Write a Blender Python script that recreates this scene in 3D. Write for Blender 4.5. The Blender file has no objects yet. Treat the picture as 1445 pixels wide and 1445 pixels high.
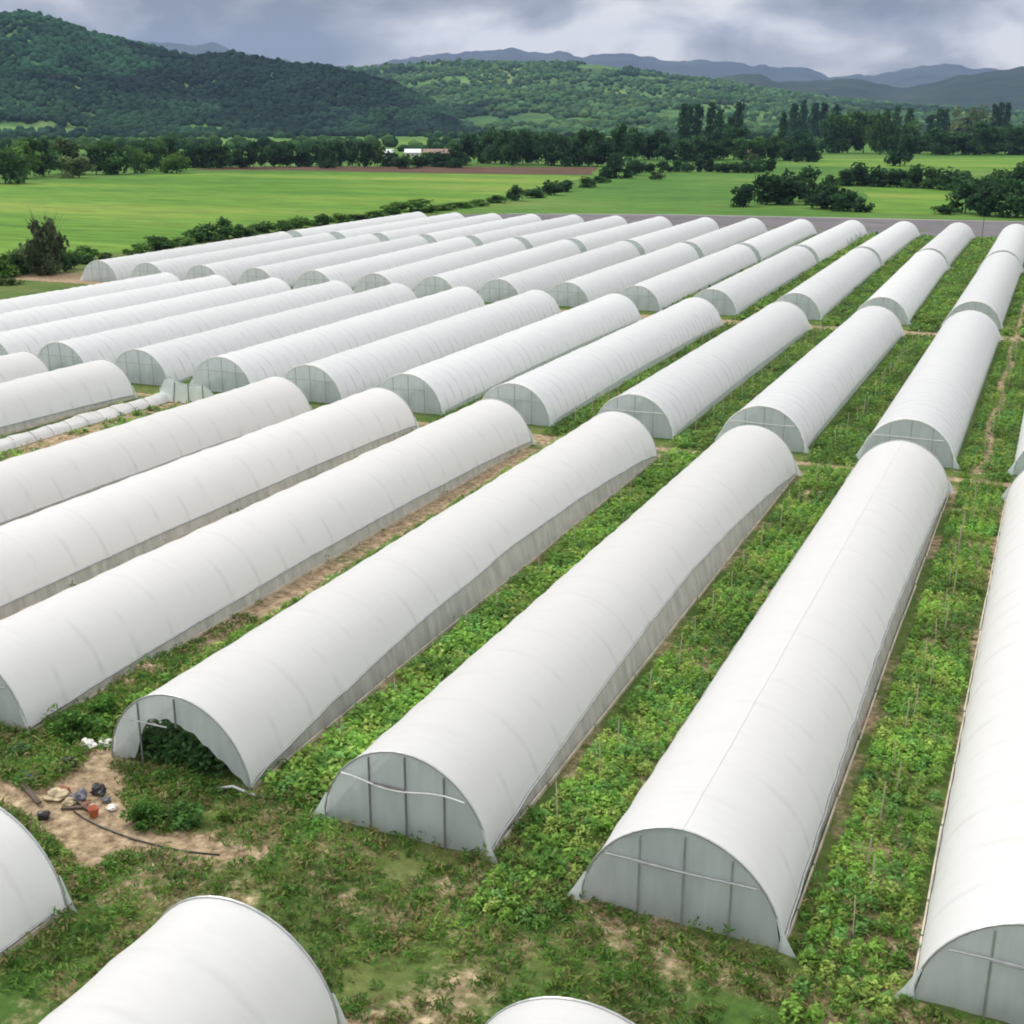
import bpy, bmesh, math, random
import numpy as np
from mathutils import Vector, noise, Matrix

random.seed(7); RNG = np.random.default_rng(11)
SC = bpy.context.scene
COL = SC.collection
R = math.radians

# ------------------------------------------------------------------ camera
CAM_H = 20.0
F_PX, C_PX, HORIZON = 1739.0, 722.5, 174.0
PITCH = math.atan((C_PX - HORIZON) / F_PX)
YAW = R(23.517)
cam_d = bpy.data.cameras.new('camera'); cam = bpy.data.objects.new('camera', cam_d); COL.objects.link(cam)
cam_d.sensor_width = 36.0; cam_d.sensor_fit = 'HORIZONTAL'; cam_d.lens = F_PX / 1445.0 * 36.0
cam_d.clip_start = 0.1; cam_d.clip_end = 60000.0
cam.location = (0, 0, CAM_H); cam.rotation_euler = (math.pi / 2 - PITCH, 0, YAW)
SC.camera = cam

# ------------------------------------------------------------------ sky, sun, exposure
SUN_EL, SUN_AZ = R(48), R(-78)          # azimuth measured from +Y towards +X
world = bpy.data.worlds.new('World'); SC.world = world; world.use_nodes = True
wn, wl = world.node_tree.nodes, world.node_tree.links
wn.clear()
def N(nodes, t, **kw):
    n = nodes.new(t)
    for k, v in kw.items():
        if k == 'inp':
            for i, val in v.items(): n.inputs[i].default_value = val
        else: setattr(n, k, v)
    return n
sky = N(wn, 'ShaderNodeTexSky', sky_type='NISHITA', sun_disc=False, sun_elevation=SUN_EL, sun_rotation=SUN_AZ)
bg_sky = N(wn, 'ShaderNodeBackground', inp={1: 0.08}); wl.new(sky.outputs[0], bg_sky.inputs[0])
tc = N(wn, 'ShaderNodeTexCoord'); sep = N(wn, 'ShaderNodeSeparateXYZ'); wl.new(tc.outputs['Generated'], sep.inputs[0])
zc = N(wn, 'ShaderNodeMath', operation='MAXIMUM', inp={1: 0.0}); wl.new(sep.outputs[2], zc.inputs[0])
cmb = N(wn, 'ShaderNodeMapping'); cmb.inputs['Scale'].default_value = (7.5, 7.5, 14.0); cmb.inputs['Location'].default_value = (15.1, 2.4, 0.9); wl.new(tc.outputs['Generated'], cmb.inputs[0])
n1 = N(wn, 'ShaderNodeTexNoise', inp={'Scale': 1.0, 'Detail': 8.0, 'Roughness': 0.5, 'Distortion': 0.35}); wl.new(cmb.outputs[0], n1.inputs['Vector'])
ramp = N(wn, 'ShaderNodeValToRGB'); wl.new(n1.outputs[0], ramp.inputs[0])
cr = ramp.color_ramp
cr.elements[0].position = 0.38; cr.elements[0].color = (0.13, 0.13, 0.135, 1)
cr.elements[1].position = 0.62; cr.elements[1].color = (0.62, 0.595, 0.55, 1)
e = cr.elements.new(0.5); e.color = (0.295, 0.292, 0.288, 1)
# overcast sky is brighter overhead than at the skyline
gr = N(wn, 'ShaderNodeMapRange', inp={1: 0.09, 2: 0.5, 3: 1.0, 4: 2.5}); wl.new(zc.outputs[0], gr.inputs[0])
bg_cl = N(wn, 'ShaderNodeBackground'); wl.new(ramp.outputs[0], bg_cl.inputs[0]); wl.new(gr.outputs[0], bg_cl.inputs[1])
mixw = N(wn, 'ShaderNodeMixShader', inp={0: 0.9}); wl.new(bg_sky.outputs[0], mixw.inputs[1]); wl.new(bg_cl.outputs[0], mixw.inputs[2])
wo = N(wn, 'ShaderNodeOutputWorld'); wl.new(mixw.outputs[0], wo.inputs[0])

sun_d = bpy.data.lights.new('sun', 'SUN'); sun = bpy.data.objects.new('sun', sun_d); COL.objects.link(sun)
sun_d.energy = 1.25; sun_d.angle = R(14); sun_d.color = (1.0, 0.95, 0.88)
sdir = Vector((math.sin(SUN_AZ) * math.cos(SUN_EL), math.cos(SUN_AZ) * math.cos(SUN_EL), math.sin(SUN_EL)))
sun.rotation_euler = sdir.to_track_quat('Z', 'Y').to_euler(); sun.location = (-60, 20, 90)

SC.view_settings.view_transform = 'Standard'; SC.view_settings.look = 'None'
SC.view_settings.exposure = 0.74; SC.view_settings.gamma = 1.0
SC.cycles.use_denoising = True
SC.cycles.max_bounces = 6; SC.cycles.transparent_max_bounces = 12; SC.cycles.volume_bounces = 1
SC.cycles.filter_width = 1.9
SC.render.engine = 'CYCLES'

# ------------------------------------------------------------------ pixel -> ground helpers (used to survey the place)
def ray(px, py):
    x = (px - C_PX) / F_PX; y = -(py - C_PX) / F_PX
    f = math.cos(PITCH) + y * math.sin(PITCH); u = -math.sin(PITCH) + y * math.cos(PITCH)
    return x * math.cos(YAW) - f * math.sin(YAW), x * math.sin(YAW) + f * math.cos(YAW), u
def gnd(px, py):
    X, Y, u = ray(px, py); t = -CAM_H / u
    return X * t, Y * t
def metres(px, py, n):                 # how long n pixels are at the ground point under (px, py)
    x, y = gnd(px, py)
    return n / 1823.0 * math.hypot(x, y)
def azel(px, py, D):                   # the point at horizontal distance D seen at (px, py)
    X, Y, u = ray(px, py); h = math.hypot(X, Y)
    return X / h * D, Y / h * D, CAM_H + u / h * D

# ------------------------------------------------------------------ object helpers
def tag(o, label=None, cat=None, group=None, kind=None):
    if label: o['label'] = label
    if cat: o['category'] = cat
    if group: o['group'] = group
    if kind: o['kind'] = kind
    return o
def empty(name, loc, rz=0.0):
    o = bpy.data.objects.new(name, None); COL.objects.link(o)
    o.location = loc; o.rotation_euler = (0, 0, rz); o.empty_display_size = 0.3
    return o
def link(name, me, mat=None, parent=None, loc=None):
    o = bpy.data.objects.new(name, me); COL.objects.link(o)
    if mat is not None and not me.materials: me.materials.append(mat)
    if parent is not None: o.parent = parent
    if loc is not None: o.location = loc
    return o
def mesh_np(name, V, F, smooth=False, tint=None, mask=None):
    V = np.asarray(V, dtype=np.float32); F = np.asarray(F, dtype=np.int32)
    me = bpy.data.meshes.new(name)
    me.vertices.add(len(V)); me.vertices.foreach_set('co', V.ravel())
    n, k = F.shape
    me.loops.add(n * k); me.loops.foreach_set('vertex_index', F.ravel())
    me.polygons.add(n); me.polygons.foreach_set('loop_start', np.arange(0, n * k, k, dtype=np.int32))
    me.polygons.foreach_set('loop_total', np.full(n, k, dtype=np.int32))
    if smooth: me.polygons.foreach_set('use_smooth', np.ones(n, dtype=bool))
    if tint is not None:
        T = np.ones((len(V), 4), dtype=np.float32); T[:, :3] = tint
        a = me.attributes.new('tint', 'FLOAT_COLOR', 'POINT'); a.data.foreach_set('color', T.ravel())
    if mask is not None:
        for nm, arr in mask.items():
            a = me.attributes.new(nm, 'FLOAT', 'POINT'); a.data.foreach_set('value', np.asarray(arr, dtype=np.float32))
    me.update(calc_edges=True); me.validate()
    return me
class MB:
    """collects boxes, tubes and lathes into one mesh"""
    def __init__(s): s.V = []; s.F = []
    def grid(s, P):                    # P: rows x cols x 3
        b = len(s.V); r, c = len(P), len(P[0])
        for row in P: s.V += [tuple(p) for p in row]
        for i in range(r - 1):
            for j in range(c - 1):
                s.F.append((b + i * c + j, b + i * c + j + 1, b + (i + 1) * c + j + 1, b + (i + 1) * c + j))
    def box(s, c, d, rz=0.0, tilt=0.0):
        b = len(s.V); M = Matrix.Rotation(rz, 3, 'Z') @ Matrix.Rotation(tilt, 3, 'X')
        for k in range(8):
            v = M @ Vector(((k & 1) - .5, ((k >> 1) & 1) - .5, ((k >> 2) & 1) - .5) ) if False else M @ Vector((((k & 1) - .5) * d[0], (((k >> 1) & 1) - .5) * d[1], (((k >> 2) & 1) - .5) * d[2]))
            s.V.append((v.x + c[0], v.y + c[1], v.z + c[2]))
        for f in ((0, 2, 3, 1), (4, 5, 7, 6), (0, 1, 5, 4), (2, 6, 7, 3), (0, 4, 6, 2), (1, 3, 7, 5)):
            s.F.append(tuple(b + i for i in f))
    def tube(s, pts, r, n=6, taper=None):
        b = len(s.V); pts = [Vector(p) for p in pts]
        for i, p in enumerate(pts):
            d = (pts[min(i + 1, len(pts) - 1)] - pts[max(i - 1, 0)]).normalized()
            a = d.orthogonal().normalized() if abs(d.z) > .95 else d.cross(Vector((0, 0, 1))).normalized()
            c = d.cross(a)
            rr = r if taper is None else r + (taper - r) * i / (len(pts) - 1)
            for k in range(n):
                t = 2 * math.pi * k / n
                s.V.append(tuple(p + (a * math.cos(t) + c * math.sin(t)) * rr))
        for i in range(len(pts) - 1):
            for k in range(n):
                s.F.append((b + i * n + k, b + i * n + (k + 1) % n, b + (i + 1) * n + (k + 1) % n, b + (i + 1) * n + k))
        s.F.append(tuple(b + k for k in range(n))[::-1]); m = b + (len(pts) - 1) * n
        s.F.append(tuple(m + k for k in range(n)))
    def lathe(s, prof, c=(0, 0, 0), n=16, axis='Z'):
        b = len(s.V)
        for r, z in prof:
            for k in range(n):
                t = 2 * math.pi * k / n
                p = (r * math.cos(t), r * math.sin(t), z)
                if axis == 'X': p = (p[2], p[0], p[1])
                s.V.append((p[0] + c[0], p[1] + c[1], p[2] + c[2]))
        for i in range(len(prof) - 1):
            for k in range(n):
                s.F.append((b + i * n + k, b + i * n + (k + 1) % n, b + (i + 1) * n + (k + 1) % n, b + (i + 1) * n + k))
        s.F.append(tuple(b + k for k in range(n))[::-1])
        m = b + (len(prof) - 1) * n; s.F.append(tuple(m + k for k in range(n)))
    def mesh(s, name, smooth=False):
        me = bpy.data.meshes.new(name); me.from_pydata(s.V, [], s.F)
        if smooth: me.polygons.foreach_set('use_smooth', [True] * len(me.polygons))
        me.update(); return me
    def build(s, name, mat, parent=None, smooth=False, loc=None):
        return link(name, s.mesh(name, smooth), mat, parent, loc)

# ------------------------------------------------------------------ materials
def new_mat(name):
    m = bpy.data.materials.new(name); m.use_nodes = True
    m.node_tree.nodes.clear(); return m, m.node_tree.nodes, m.node_tree.links
def plain(name, col, rough=0.6, var=0.15, scale=3.0, metal=0.0, bump=0.0):
    m, n, l = new_mat(name)
    t = N(n, 'ShaderNodeTexCoord')
    nz = N(n, 'ShaderNodeTexNoise', inp={'Scale': scale, 'Detail': 5.0}); l.new(t.outputs['Object'], nz.inputs['Vector'])
    mr = N(n, 'ShaderNodeMapRange', inp={1: .3, 2: .7, 3: 1 - var, 4: 1 + var}); l.new(nz.outputs[0], mr.inputs[0])
    mu = N(n, 'ShaderNodeMix', data_type='RGBA', blend_type='MULTIPLY'); mu.inputs[0].default_value = 1.0
    mu.inputs[6].default_value = (*col, 1); l.new(mr.outputs[0], mu.inputs[7])
    b = N(n, 'ShaderNodeBsdfPrincipled', inp={'Roughness': rough, 'Metallic': metal}); l.new(mu.outputs[2], b.inputs['Base Color'])
    if bump:
        bp = N(n, 'ShaderNodeBump', inp={'Strength': bump}); l.new(nz.outputs[0], bp.inputs['Height']); l.new(bp.outputs[0], b.inputs['Normal'])
    o = N(n, 'ShaderNodeOutputMaterial'); l.new(b.outputs[0], o.inputs[0])
    return m
def foliage(name, transl=0.3, gloss=True, use_tint=True, col=(.05, .1, .02), scale=.8, var=.3):
    m, n, l = new_mat(name)
    if use_tint:
        a = N(n, 'ShaderNodeAttribute', attribute_name='tint'); src = a.outputs['Color']
    else:
        a = N(n, 'ShaderNodeRGB'); a.outputs[0].default_value = (*col, 1); src = a.outputs[0]
    g = N(n, 'ShaderNodeNewGeometry')
    nz = N(n, 'ShaderNodeTexNoise', inp={'Scale': scale, 'Detail': 3.0}); l.new(g.outputs['Position'], nz.inputs['Vector'])
    mr = N(n, 'ShaderNodeMapRange', inp={1: .3, 2: .7, 3: 1 - var, 4: 1 + var}); l.new(nz.outputs[0], mr.inputs[0])
    mu = N(n, 'ShaderNodeMix', data_type='RGBA', blend_type='MULTIPLY'); mu.inputs[0].default_value = 1.0
    l.new(src, mu.inputs[6]); l.new(mr.outputs[0], mu.inputs[7])
    d = N(n, 'ShaderNodeBsdfPrincipled', inp={'Roughness': .55 if gloss else .9, 'Specular IOR Level': .25 if gloss else .05}); l.new(mu.outputs[2], d.inputs['Base Color'])
    t = N(n, 'ShaderNodeBsdfTranslucent'); l.new(mu.outputs[2], t.inputs[0])
    mx = N(n, 'ShaderNodeMixShader', inp={0: transl}); l.new(d.outputs[0], mx.inputs[1]); l.new(t.outputs[0], mx.inputs[2])
    o = N(n, 'ShaderNodeOutputMaterial'); l.new(mx.outputs[0], o.inputs[0])
    return m
def field(name, cols, scale, stretch=(1, 1, 1), rz=0.0, fine=1.5, bump=.4):
    """cols: list of (pos, rgb) mixed by a large noise, broken up by a fine one"""
    m, n, l = new_mat(name)
    g = N(n, 'ShaderNodeNewGeometry')
    mp = N(n, 'ShaderNodeMapping'); mp.inputs['Scale'].default_value = stretch; mp.inputs['Rotation'].default_value = (0, 0, rz)
    l.new(g.outputs['Position'], mp.inputs[0])
    nz = N(n, 'ShaderNodeTexNoise', inp={'Scale': scale, 'Detail': 8.0, 'Roughness': .6}); l.new(mp.outputs[0], nz.inputs['Vector'])
    rp = N(n, 'ShaderNodeValToRGB'); l.new(nz.outputs[0], rp.inputs[0])
    rp.color_ramp.elements[0].position = cols[0][0]; rp.color_ramp.elements[0].color = (*cols[0][1], 1)
    rp.color_ramp.elements[1].position = cols[-1][0]; rp.color_ramp.elements[1].color = (*cols[-1][1], 1)
    for p, c in cols[1:-1]:
        e = rp.color_ramp.elements.new(p); e.color = (*c, 1)
    n2 = N(n, 'ShaderNodeTexNoise', inp={'Scale': fine, 'Detail': 6.0, 'Roughness': .7}); m2_ = N(n, 'ShaderNodeMapping'); m2_.inputs['Scale'].default_value = (.22, 1, 1); m2_.inputs['Rotation'].default_value = (0, 0, rz or YAW + .1); l.new(g.outputs['Position'], m2_.inputs[0]); l.new(m2_.outputs[0], n2.inputs['Vector'])
    mr = N(n, 'ShaderNodeMapRange', inp={1: .3, 2: .7, 3: .58, 4: 1.42}); l.new(n2.outputs[0], mr.inputs[0])
    mu = N(n, 'ShaderNodeMix', data_type='RGBA', blend_type='MULTIPLY'); mu.inputs[0].default_value = 1.0
    l.new(rp.outputs[0], mu.inputs[6]); l.new(mr.outputs[0], mu.inputs[7])
    b = N(n, 'ShaderNodeBsdfPrincipled', inp={'Roughness': .95, 'Specular IOR Level': .1}); l.new(mu.outputs[2], b.inputs['Base Color'])
    bp = N(n, 'ShaderNodeBump', inp={'Strength': bump, 'Distance': .3}); l.new(n2.outputs[0], bp.inputs['Height']); l.new(bp.outputs[0], b.inputs['Normal'])
    o = N(n, 'ShaderNodeOutputMaterial'); l.new(b.outputs[0], o.inputs[0])
    return m

def film_mat(name, col, transl, rib, rib_amt, dirt):
    """white greenhouse film: grey lines where it lies on the hoops, faint streaks of dirt"""
    m, n, l = new_mat(name)
    t = N(n, 'ShaderNodeTexCoord'); sp = N(n, 'ShaderNodeSeparateXYZ'); l.new(t.outputs['Object'], sp.inputs[0])
    wob = N(n, 'ShaderNodeTexNoise', inp={'Scale': .6, 'Detail': 2.0}); l.new(t.outputs['Object'], wob.inputs['Vector'])
    wm = N(n, 'ShaderNodeMath', operation='MULTIPLY_ADD', inp={1: .22}); l.new(wob.outputs[0], wm.inputs[0]); l.new(sp.outputs[1], wm.inputs[2])
    dv = N(n, 'ShaderNodeMath', operation='DIVIDE', inp={1: rib}); l.new(wm.outputs[0], dv.inputs[0])
    fr = N(n, 'ShaderNodeMath', operation='PINGPONG', inp={1: .5}); l.new(dv.outputs[0], fr.inputs[0])
    ln = N(n, 'ShaderNodeMapRange', inp={1: 0.0, 2: .085, 3: 1.0, 4: 0.0}); l.new(fr.outputs[0], ln.inputs[0])
    brk = N(n, 'ShaderNodeTexNoise', inp={'Scale': .9, 'Detail': 4.0}); l.new(t.outputs['Object'], brk.inputs['Vector'])
    bk = N(n, 'ShaderNodeMapRange', inp={1: .38, 2: .62, 3: 0.0, 4: rib_amt}); l.new(brk.outputs[0], bk.inputs[0])
    lm = N(n, 'ShaderNodeMath', operation='MULTIPLY'); l.new(ln.outputs[0], lm.inputs[0]); l.new(bk.outputs[0], lm.inputs[1])
    mp = N(n, 'ShaderNodeMapping'); mp.inputs['Scale'].default_value = (1.2, 5.0, 1.2); l.new(t.outputs['Object'], mp.inputs[0])
    st = N(n, 'ShaderNodeTexNoise', inp={'Scale': .8, 'Detail': 6.0, 'Roughness': .65}); l.new(mp.outputs[0], st.inputs['Vector'])
    sr = N(n, 'ShaderNodeMapRange', inp={1: .45, 2: .8, 3: 0.0, 4: dirt}); l.new(st.outputs[0], sr.inputs[0])
    zr_ = N(n, 'ShaderNodeMapRange', inp={1: .6, 2: 2.7, 3: 1.0, 4: .35}); l.new(sp.outputs[2], zr_.inputs[0]); lz = N(n, 'ShaderNodeMath', operation='MULTIPLY'); l.new(lm.outputs[0], lz.inputs[0]); l.new(zr_.outputs[0], lz.inputs[1])
    ad = N(n, 'ShaderNodeMath', operation='ADD', use_clamp=True); l.new(lz.outputs[0], ad.inputs[0]); l.new(sr.outputs[0], ad.inputs[1])
    oi = N(n, 'ShaderNodeObjectInfo')
    vr = N(n, 'ShaderNodeMapRange', inp={3: .92, 4: 1.04}); l.new(oi.outputs['Random'], vr.inputs[0])
    mx = N(n, 'ShaderNodeMix', data_type='RGBA'); l.new(ad.outputs[0], mx.inputs[0])
    mx.inputs[6].default_value = (*col, 1); mx.inputs[7].default_value = (.30, .30, .32, 1)
    mv = N(n, 'ShaderNodeMix', data_type='RGBA', blend_type='MULTIPLY'); mv.inputs[0].default_value = 1.0
    l.new(mx.outputs[2], mv.inputs[6]); l.new(vr.outputs[0], mv.inputs[7])
    b = N(n, 'ShaderNodeBsdfPrincipled', inp={'Roughness': .5, 'Specular IOR Level': .35}); l.new(mv.outputs[2], b.inputs['Base Color'])
    bp = N(n, 'ShaderNodeBump', inp={'Strength': .05, 'Distance': .06}); l.new(st.outputs[0], bp.inputs['Height']); l.new(bp.outputs[0], b.inputs['Normal'])
    tr = N(n, 'ShaderNodeBsdfTranslucent'); l.new(mv.outputs[2], tr.inputs[0])
    ms = N(n, 'ShaderNodeMixShader', inp={0: transl}); l.new(b.outputs[0], ms.inputs[1]); l.new(tr.outputs[0], ms.inputs[2])
    o = N(n, 'ShaderNodeOutputMaterial'); l.new(ms.outputs[0], o.inputs[0])
    return m
def sheet_mat(name, col, clear, streak=.35):
    """cloudy see-through film of end walls and side curtains"""
    m, n, l = new_mat(name)
    t = N(n, 'ShaderNodeTexCoord')
    mp = N(n, 'ShaderNodeMapping'); mp.inputs['Scale'].default_value = (2.2, 2.2, .45); l.new(t.outputs['Object'], mp.inputs[0])
    st = N(n, 'ShaderNodeTexNoise', inp={'Scale': 1.1, 'Detail': 5.0, 'Roughness': .6}); l.new(mp.outputs[0], st.inputs['Vector'])
    sr = N(n, 'ShaderNodeMapRange', inp={1: .3, 2: .7, 3: 1 - streak, 4: 1 + streak * .25}); l.new(st.outputs[0], sr.inputs[0])
    mu = N(n, 'ShaderNodeMix', data_type='RGBA', blend_type='MULTIPLY'); mu.inputs[0].default_value = 1.0
    mu.inputs[6].default_value = (*col, 1); l.new(sr.outputs[0], mu.inputs[7])
    b = N(n, 'ShaderNodeBsdfPrincipled', inp={'Roughness': .35, 'Specular IOR Level': .4}); l.new(mu.outputs[2], b.inputs['Base Color'])
    bp = N(n, 'ShaderNodeBump', inp={'Strength': .3, 'Distance': .1}); l.new(st.outputs[0], bp.inputs['Height']); l.new(bp.outputs[0], b.inputs['Normal'])
    tl = N(n, 'ShaderNodeBsdfTranslucent'); l.new(mu.outputs[2], tl.inputs[0])
    m1 = N(n, 'ShaderNodeMixShader', inp={0: .5}); l.new(b.outputs[0], m1.inputs[1]); l.new(tl.outputs[0], m1.inputs[2])
    tp = N(n, 'ShaderNodeBsdfTransparent', inp={0: (.96, .98, .97, 1)})
    m2 = N(n, 'ShaderNodeMixShader', inp={0: clear}); l.new(m1.outputs[0], m2.inputs[1]); l.new(tp.outputs[0], m2.inputs[2])
    o = N(n, 'ShaderNodeOutputMaterial'); l.new(m2.outputs[0], o.inputs[0])
    return m

FILM_A = film_mat('white_film', (.872, .876, .882), .33, 2.0, .26, .07)
FILM_B = film_mat('bluish_film', (.875, .89, .92), .33, 1.25, .62, .10)
FILM_C = film_mat('fresh_film', (.80, .805, .81), .38, 2.0, .12, .05)
SHEET = sheet_mat('cloudy_sheet', (.84, .92, .94), .18, .12)
CURTAIN = sheet_mat('grey_curtain', (.84, .83, .81), .08, .28)
STEEL = plain('galvanised_pipe', (.44, .46, .47), .45, metal=.6)
DARKSTEEL = plain('dark_post', (.17, .17, .18), .6)
BOARD = plain('pale_board', (.55, .49, .40), .8, .25, 1.5)
RAILM = plain('white_fold', (.78, .79, .78), .5)
BARK = plain('bark', (.09, .07, .055), .9, .3)
LEAF_TREE = foliage('tree_leaves', .38, False)
LEAF_CROP = foliage('crop_leaves', .45, True, scale=.35, var=.35)
LEAF_WOOD = foliage('wood_leaves', .12, False, scale=.012, var=.45)

# ------------------------------------------------------------------ ground sheets
def smooth01(t): t = max(0.0, min(1.0, t)); return t * t * (3 - 2 * t)
def fbm(x, y, s, o=4): return noise.fractal(Vector((x * s, y * s, 3.3)), 1.0, 2.0, o)

MEADOW = field('meadow_green', [(.32, (.05, .135, .024)), (.5, (.08, .18, .032)), (.68, (.135, .215, .05))], .012, (1, 1, 1), fine=.35)
BRIGHT = field('field_green', [(.34, (.065, .165, .02)), (.5, (.11, .225, .03)), (.64, (.19, .27, .05))], .010, (.5, 2.2, 1), YAW + .25, fine=.30)
PLOUGH = field('ploughed_brown', [(.3, (.085, .05, .035)), (.7, (.13, .08, .055))], .02, (.3, 3, 1), YAW, fine=.2)
GRAVEL = field('grey_strip', [(.3, (.125, .12, .13)), (.7, (.19, .18, .19))], .05, (1, 3, 1), 0, fine=.8)

def flat(name, pts, z, mat, sub=0):
    me = bpy.data.meshes.new(name); me.from_pydata([(x, y, z) for x, y in pts], [], [tuple(range(len(pts)))]); me.update()
    return tag(link(name, me, mat), kind='structure')
S = 30000
flat('ground', [(-S, -2000), (S, -2000), (S, S), (-S, S)], -0.06, MEADOW)
def jag(px_pts, n=14, amp=.03):
    """outline in survey pixels -> ground metres with slightly uneven edges"""
    out = []; P = px_pts + px_pts[:1]
    for (a, b), (c, d) in zip(P, P[1:]):
        x0, y0 = gnd(a, b); x1, y1 = gnd(c, d)
        L = math.hypot(x1 - x0, y1 - y0)
        for i in range(n):
            t = i / n; x, y = x0 + (x1 - x0) * t, y0 + (y1 - y0) * t
            k = 0 if i == 0 else min(6.0, L * amp)
            out.append((x + random.uniform(-k, k) * .5, y + random.uniform(-k, k) * .5))
    return out
flat('green_field', jag([(-420, 420), (100, 400), (350, 345), (585, 305), (700, 280), (842, 249), (700, 246), (400, 243), (255, 244), (150, 252), (-60, 262), (-420, 275)]), -0.03, BRIGHT)
flat('ploughed_field', jag([(262, 240), (420, 240), (600, 244), (838, 247), (842, 236), (600, 235), (330, 235)]), -0.02, PLOUGH)
flat('far_field', jag([(-300, 206), (120, 205), (420, 206), (650, 205), (650, 198), (300, 197), (-300, 197)]), -0.02, BRIGHT)
flat('right_field', jag([(1150, 234), (1445, 242), (1700, 246), (1700, 226), (1445, 222), (1150, 224)]), -0.02, BRIGHT)
flat('grass_field', jag([(1210, 300), (1345, 304), (1350, 268), (1230, 264)]), -0.02, BRIGHT)
flat('gravel_strip', [(-124, 226), (-60, 236), (0, 243), (32, 245), (34, 292), (-7, 289), (-43, 285.5), (-83, 280), (-118, 268), (-128, 262)], 0.012, GRAVEL)
flat('kerb_strip', [(34, 292), (-7, 289), (-43, 285.5), (-83, 280), (-118, 268), (-118, 269.2), (-83, 281.3), (-43, 286.9), (-7, 290.4), (34, 293.4)], 0.02, plain('pale_edge', (.34, .33, .33), .9))

# the farm plot: fine sheet whose soil / grass balance follows the beds, tracks and the trodden yard
TUN_X = {1: (1.65, 1.7)}
yard = [gnd(*p) for p in [(-60, 1078), (20, 1094), (60, 1112), (95, 1088), (120, 1050), (165, 1050), (185, 1085), (185, 1130), (225, 1165), (330, 1188), (430, 1200), (330, 1222), (190, 1212), (110, 1240), (60, 1200), (0, 1150), (-60, 1140)]]
def inside(poly, x, y):
    c = False; j = len(poly) - 1
    for i in range(len(poly)):
        xi, yi = poly[i]; xj, yj = poly[j]
        if (yi > y) != (yj > y) and x < (xj - xi) * (y - yi) / (yj - yi) + xi: c = not c
        j = i
    return c
def polydist(poly, x, y):
    d = 1e9
    for i in range(len(poly)):
        ax, ay = poly[i - 1]; bx, by = poly[i]
        vx, vy = bx - ax, by - ay; t = max(0, min(1, ((x - ax) * vx + (y - ay) * vy) / (vx * vx + vy * vy + 1e-9)))
        d = min(d, math.hypot(x - ax - t * vx, y - ay - t * vy))
    return d if inside(poly, x, y) else -d
xs = np.concatenate([np.arange(-140, -45, 1.5), np.arange(-45, 12, .35), np.arange(12, 40, 2.0)])
ys = np.concatenate([np.arange(-24, 15, 1.5), np.arange(15, 80, .35), np.arange(80, 145, .8), np.arange(145, 262, 1.6)])
V = []; soil = []
for y in ys:
    for x in xs:
        n_ = fbm(x, y, .35)
        s = 0.10 + .25 * n_
        # beaten track between the second and third rows, foot path between the first and second
        s = max(s, 1.25 - abs(y - 128.3 + .3 * n_) / 1.9)
        s = max(s, 1.0 - abs(y - 74.4 + .2 * n_) / .75)
        if 76 < y < 190 and -4 < x < -1.5: s = max(s, .95 - abs(x + 2.7 - .15 * math.sin(y * .4)) / .5)
        if 24 < y < 73 and x > -30: s = max(s, .30 + .6 * n_)
        if y < 30: s = max(s, .2 + .6 * n_); s = max(s, .5 + polydist(yard, x, y) / 1.3 + .5 * n_)
        # bare soil beside the older tunnels on the left of the nearest row
        if 27 < y < 74:
            if -30.6 < x < -28.2: s = max(s, .75 + .5 * n_ - max(0, (x + 29.4)) * .3)
            if -62 < x < -33: s = max(s, .62 + .6 * n_)
        if y > 128 and x < -118: s = max(s, .9 + .6 * n_ - abs(y - 129) / 12)
        V.append((x, y, 0.0 + .03 * n_)); soil.append(s)
nx = len(xs); ny = len(ys)
ii = np.arange(ny - 1)[:, None] * nx + np.arange(nx - 1)[None, :]
Fq = np.stack([ii, ii + 1, ii + 1 + nx, ii + nx], -1).reshape(-1, 4)
m, n, l = new_mat('plot_soil')
at = N(n, 'ShaderNodeAttribute', attribute_name='soil'); g = N(n, 'ShaderNodeNewGeometry')
f1 = N(n, 'ShaderNodeTexNoise', inp={'Scale': 2.5, 'Detail': 8.0, 'Roughness': .7}); l.new(g.outputs['Position'], f1.inputs['Vector'])
f2 = N(n, 'ShaderNodeTexNoise', inp={'Scale': .3, 'Detail': 5.0}); l.new(g.outputs['Position'], f2.inputs['Vector'])
ad = N(n, 'ShaderNodeMath', operation='MULTIPLY_ADD', inp={1: .9}); l.new(f1.outputs[0], ad.inputs[0]); l.new(at.outputs['Fac'], ad.inputs[2])
mk = N(n, 'ShaderNodeMapRange', inp={1: .72, 2: 1.08, 3: 0.0, 4: 1.0}); l.new(ad.outputs[0], mk.inputs[0])
gcol = N(n, 'ShaderNodeValToRGB'); l.new(f2.outputs[0], gcol.inputs[0])
gcol.color_ramp.elements[0].position = .35; gcol.color_ramp.elements[0].color = (.07, .135, .03, 1)
gcol.color_ramp.elements[1].position = .7; gcol.color_ramp.elements[1].color = (.15, .18, .06, 1)
scol = N(n, 'ShaderNodeValToRGB'); l.new(f1.outputs[0], scol.inputs[0])
scol.color_ramp.elements[0].position = .3; scol.color_ramp.elements[0].color = (.18, .12, .07, 1)
scol.color_ramp.elements[1].position = .7; scol.color_ramp.elements[1].color = (.50, .395, .265, 1)
mx = N(n, 'ShaderNodeMix', data_type='RGBA'); l.new(mk.outputs[0], mx.inputs[0]); l.new(gcol.outputs[0], mx.inputs[6]); l.new(scol.outputs[0], mx.inputs[7])
vm = N(n, 'ShaderNodeMapRange', inp={1: .25, 2: .75, 3: .6, 4: 1.35}); l.new(f1.outputs[0], vm.inputs[0])
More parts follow.
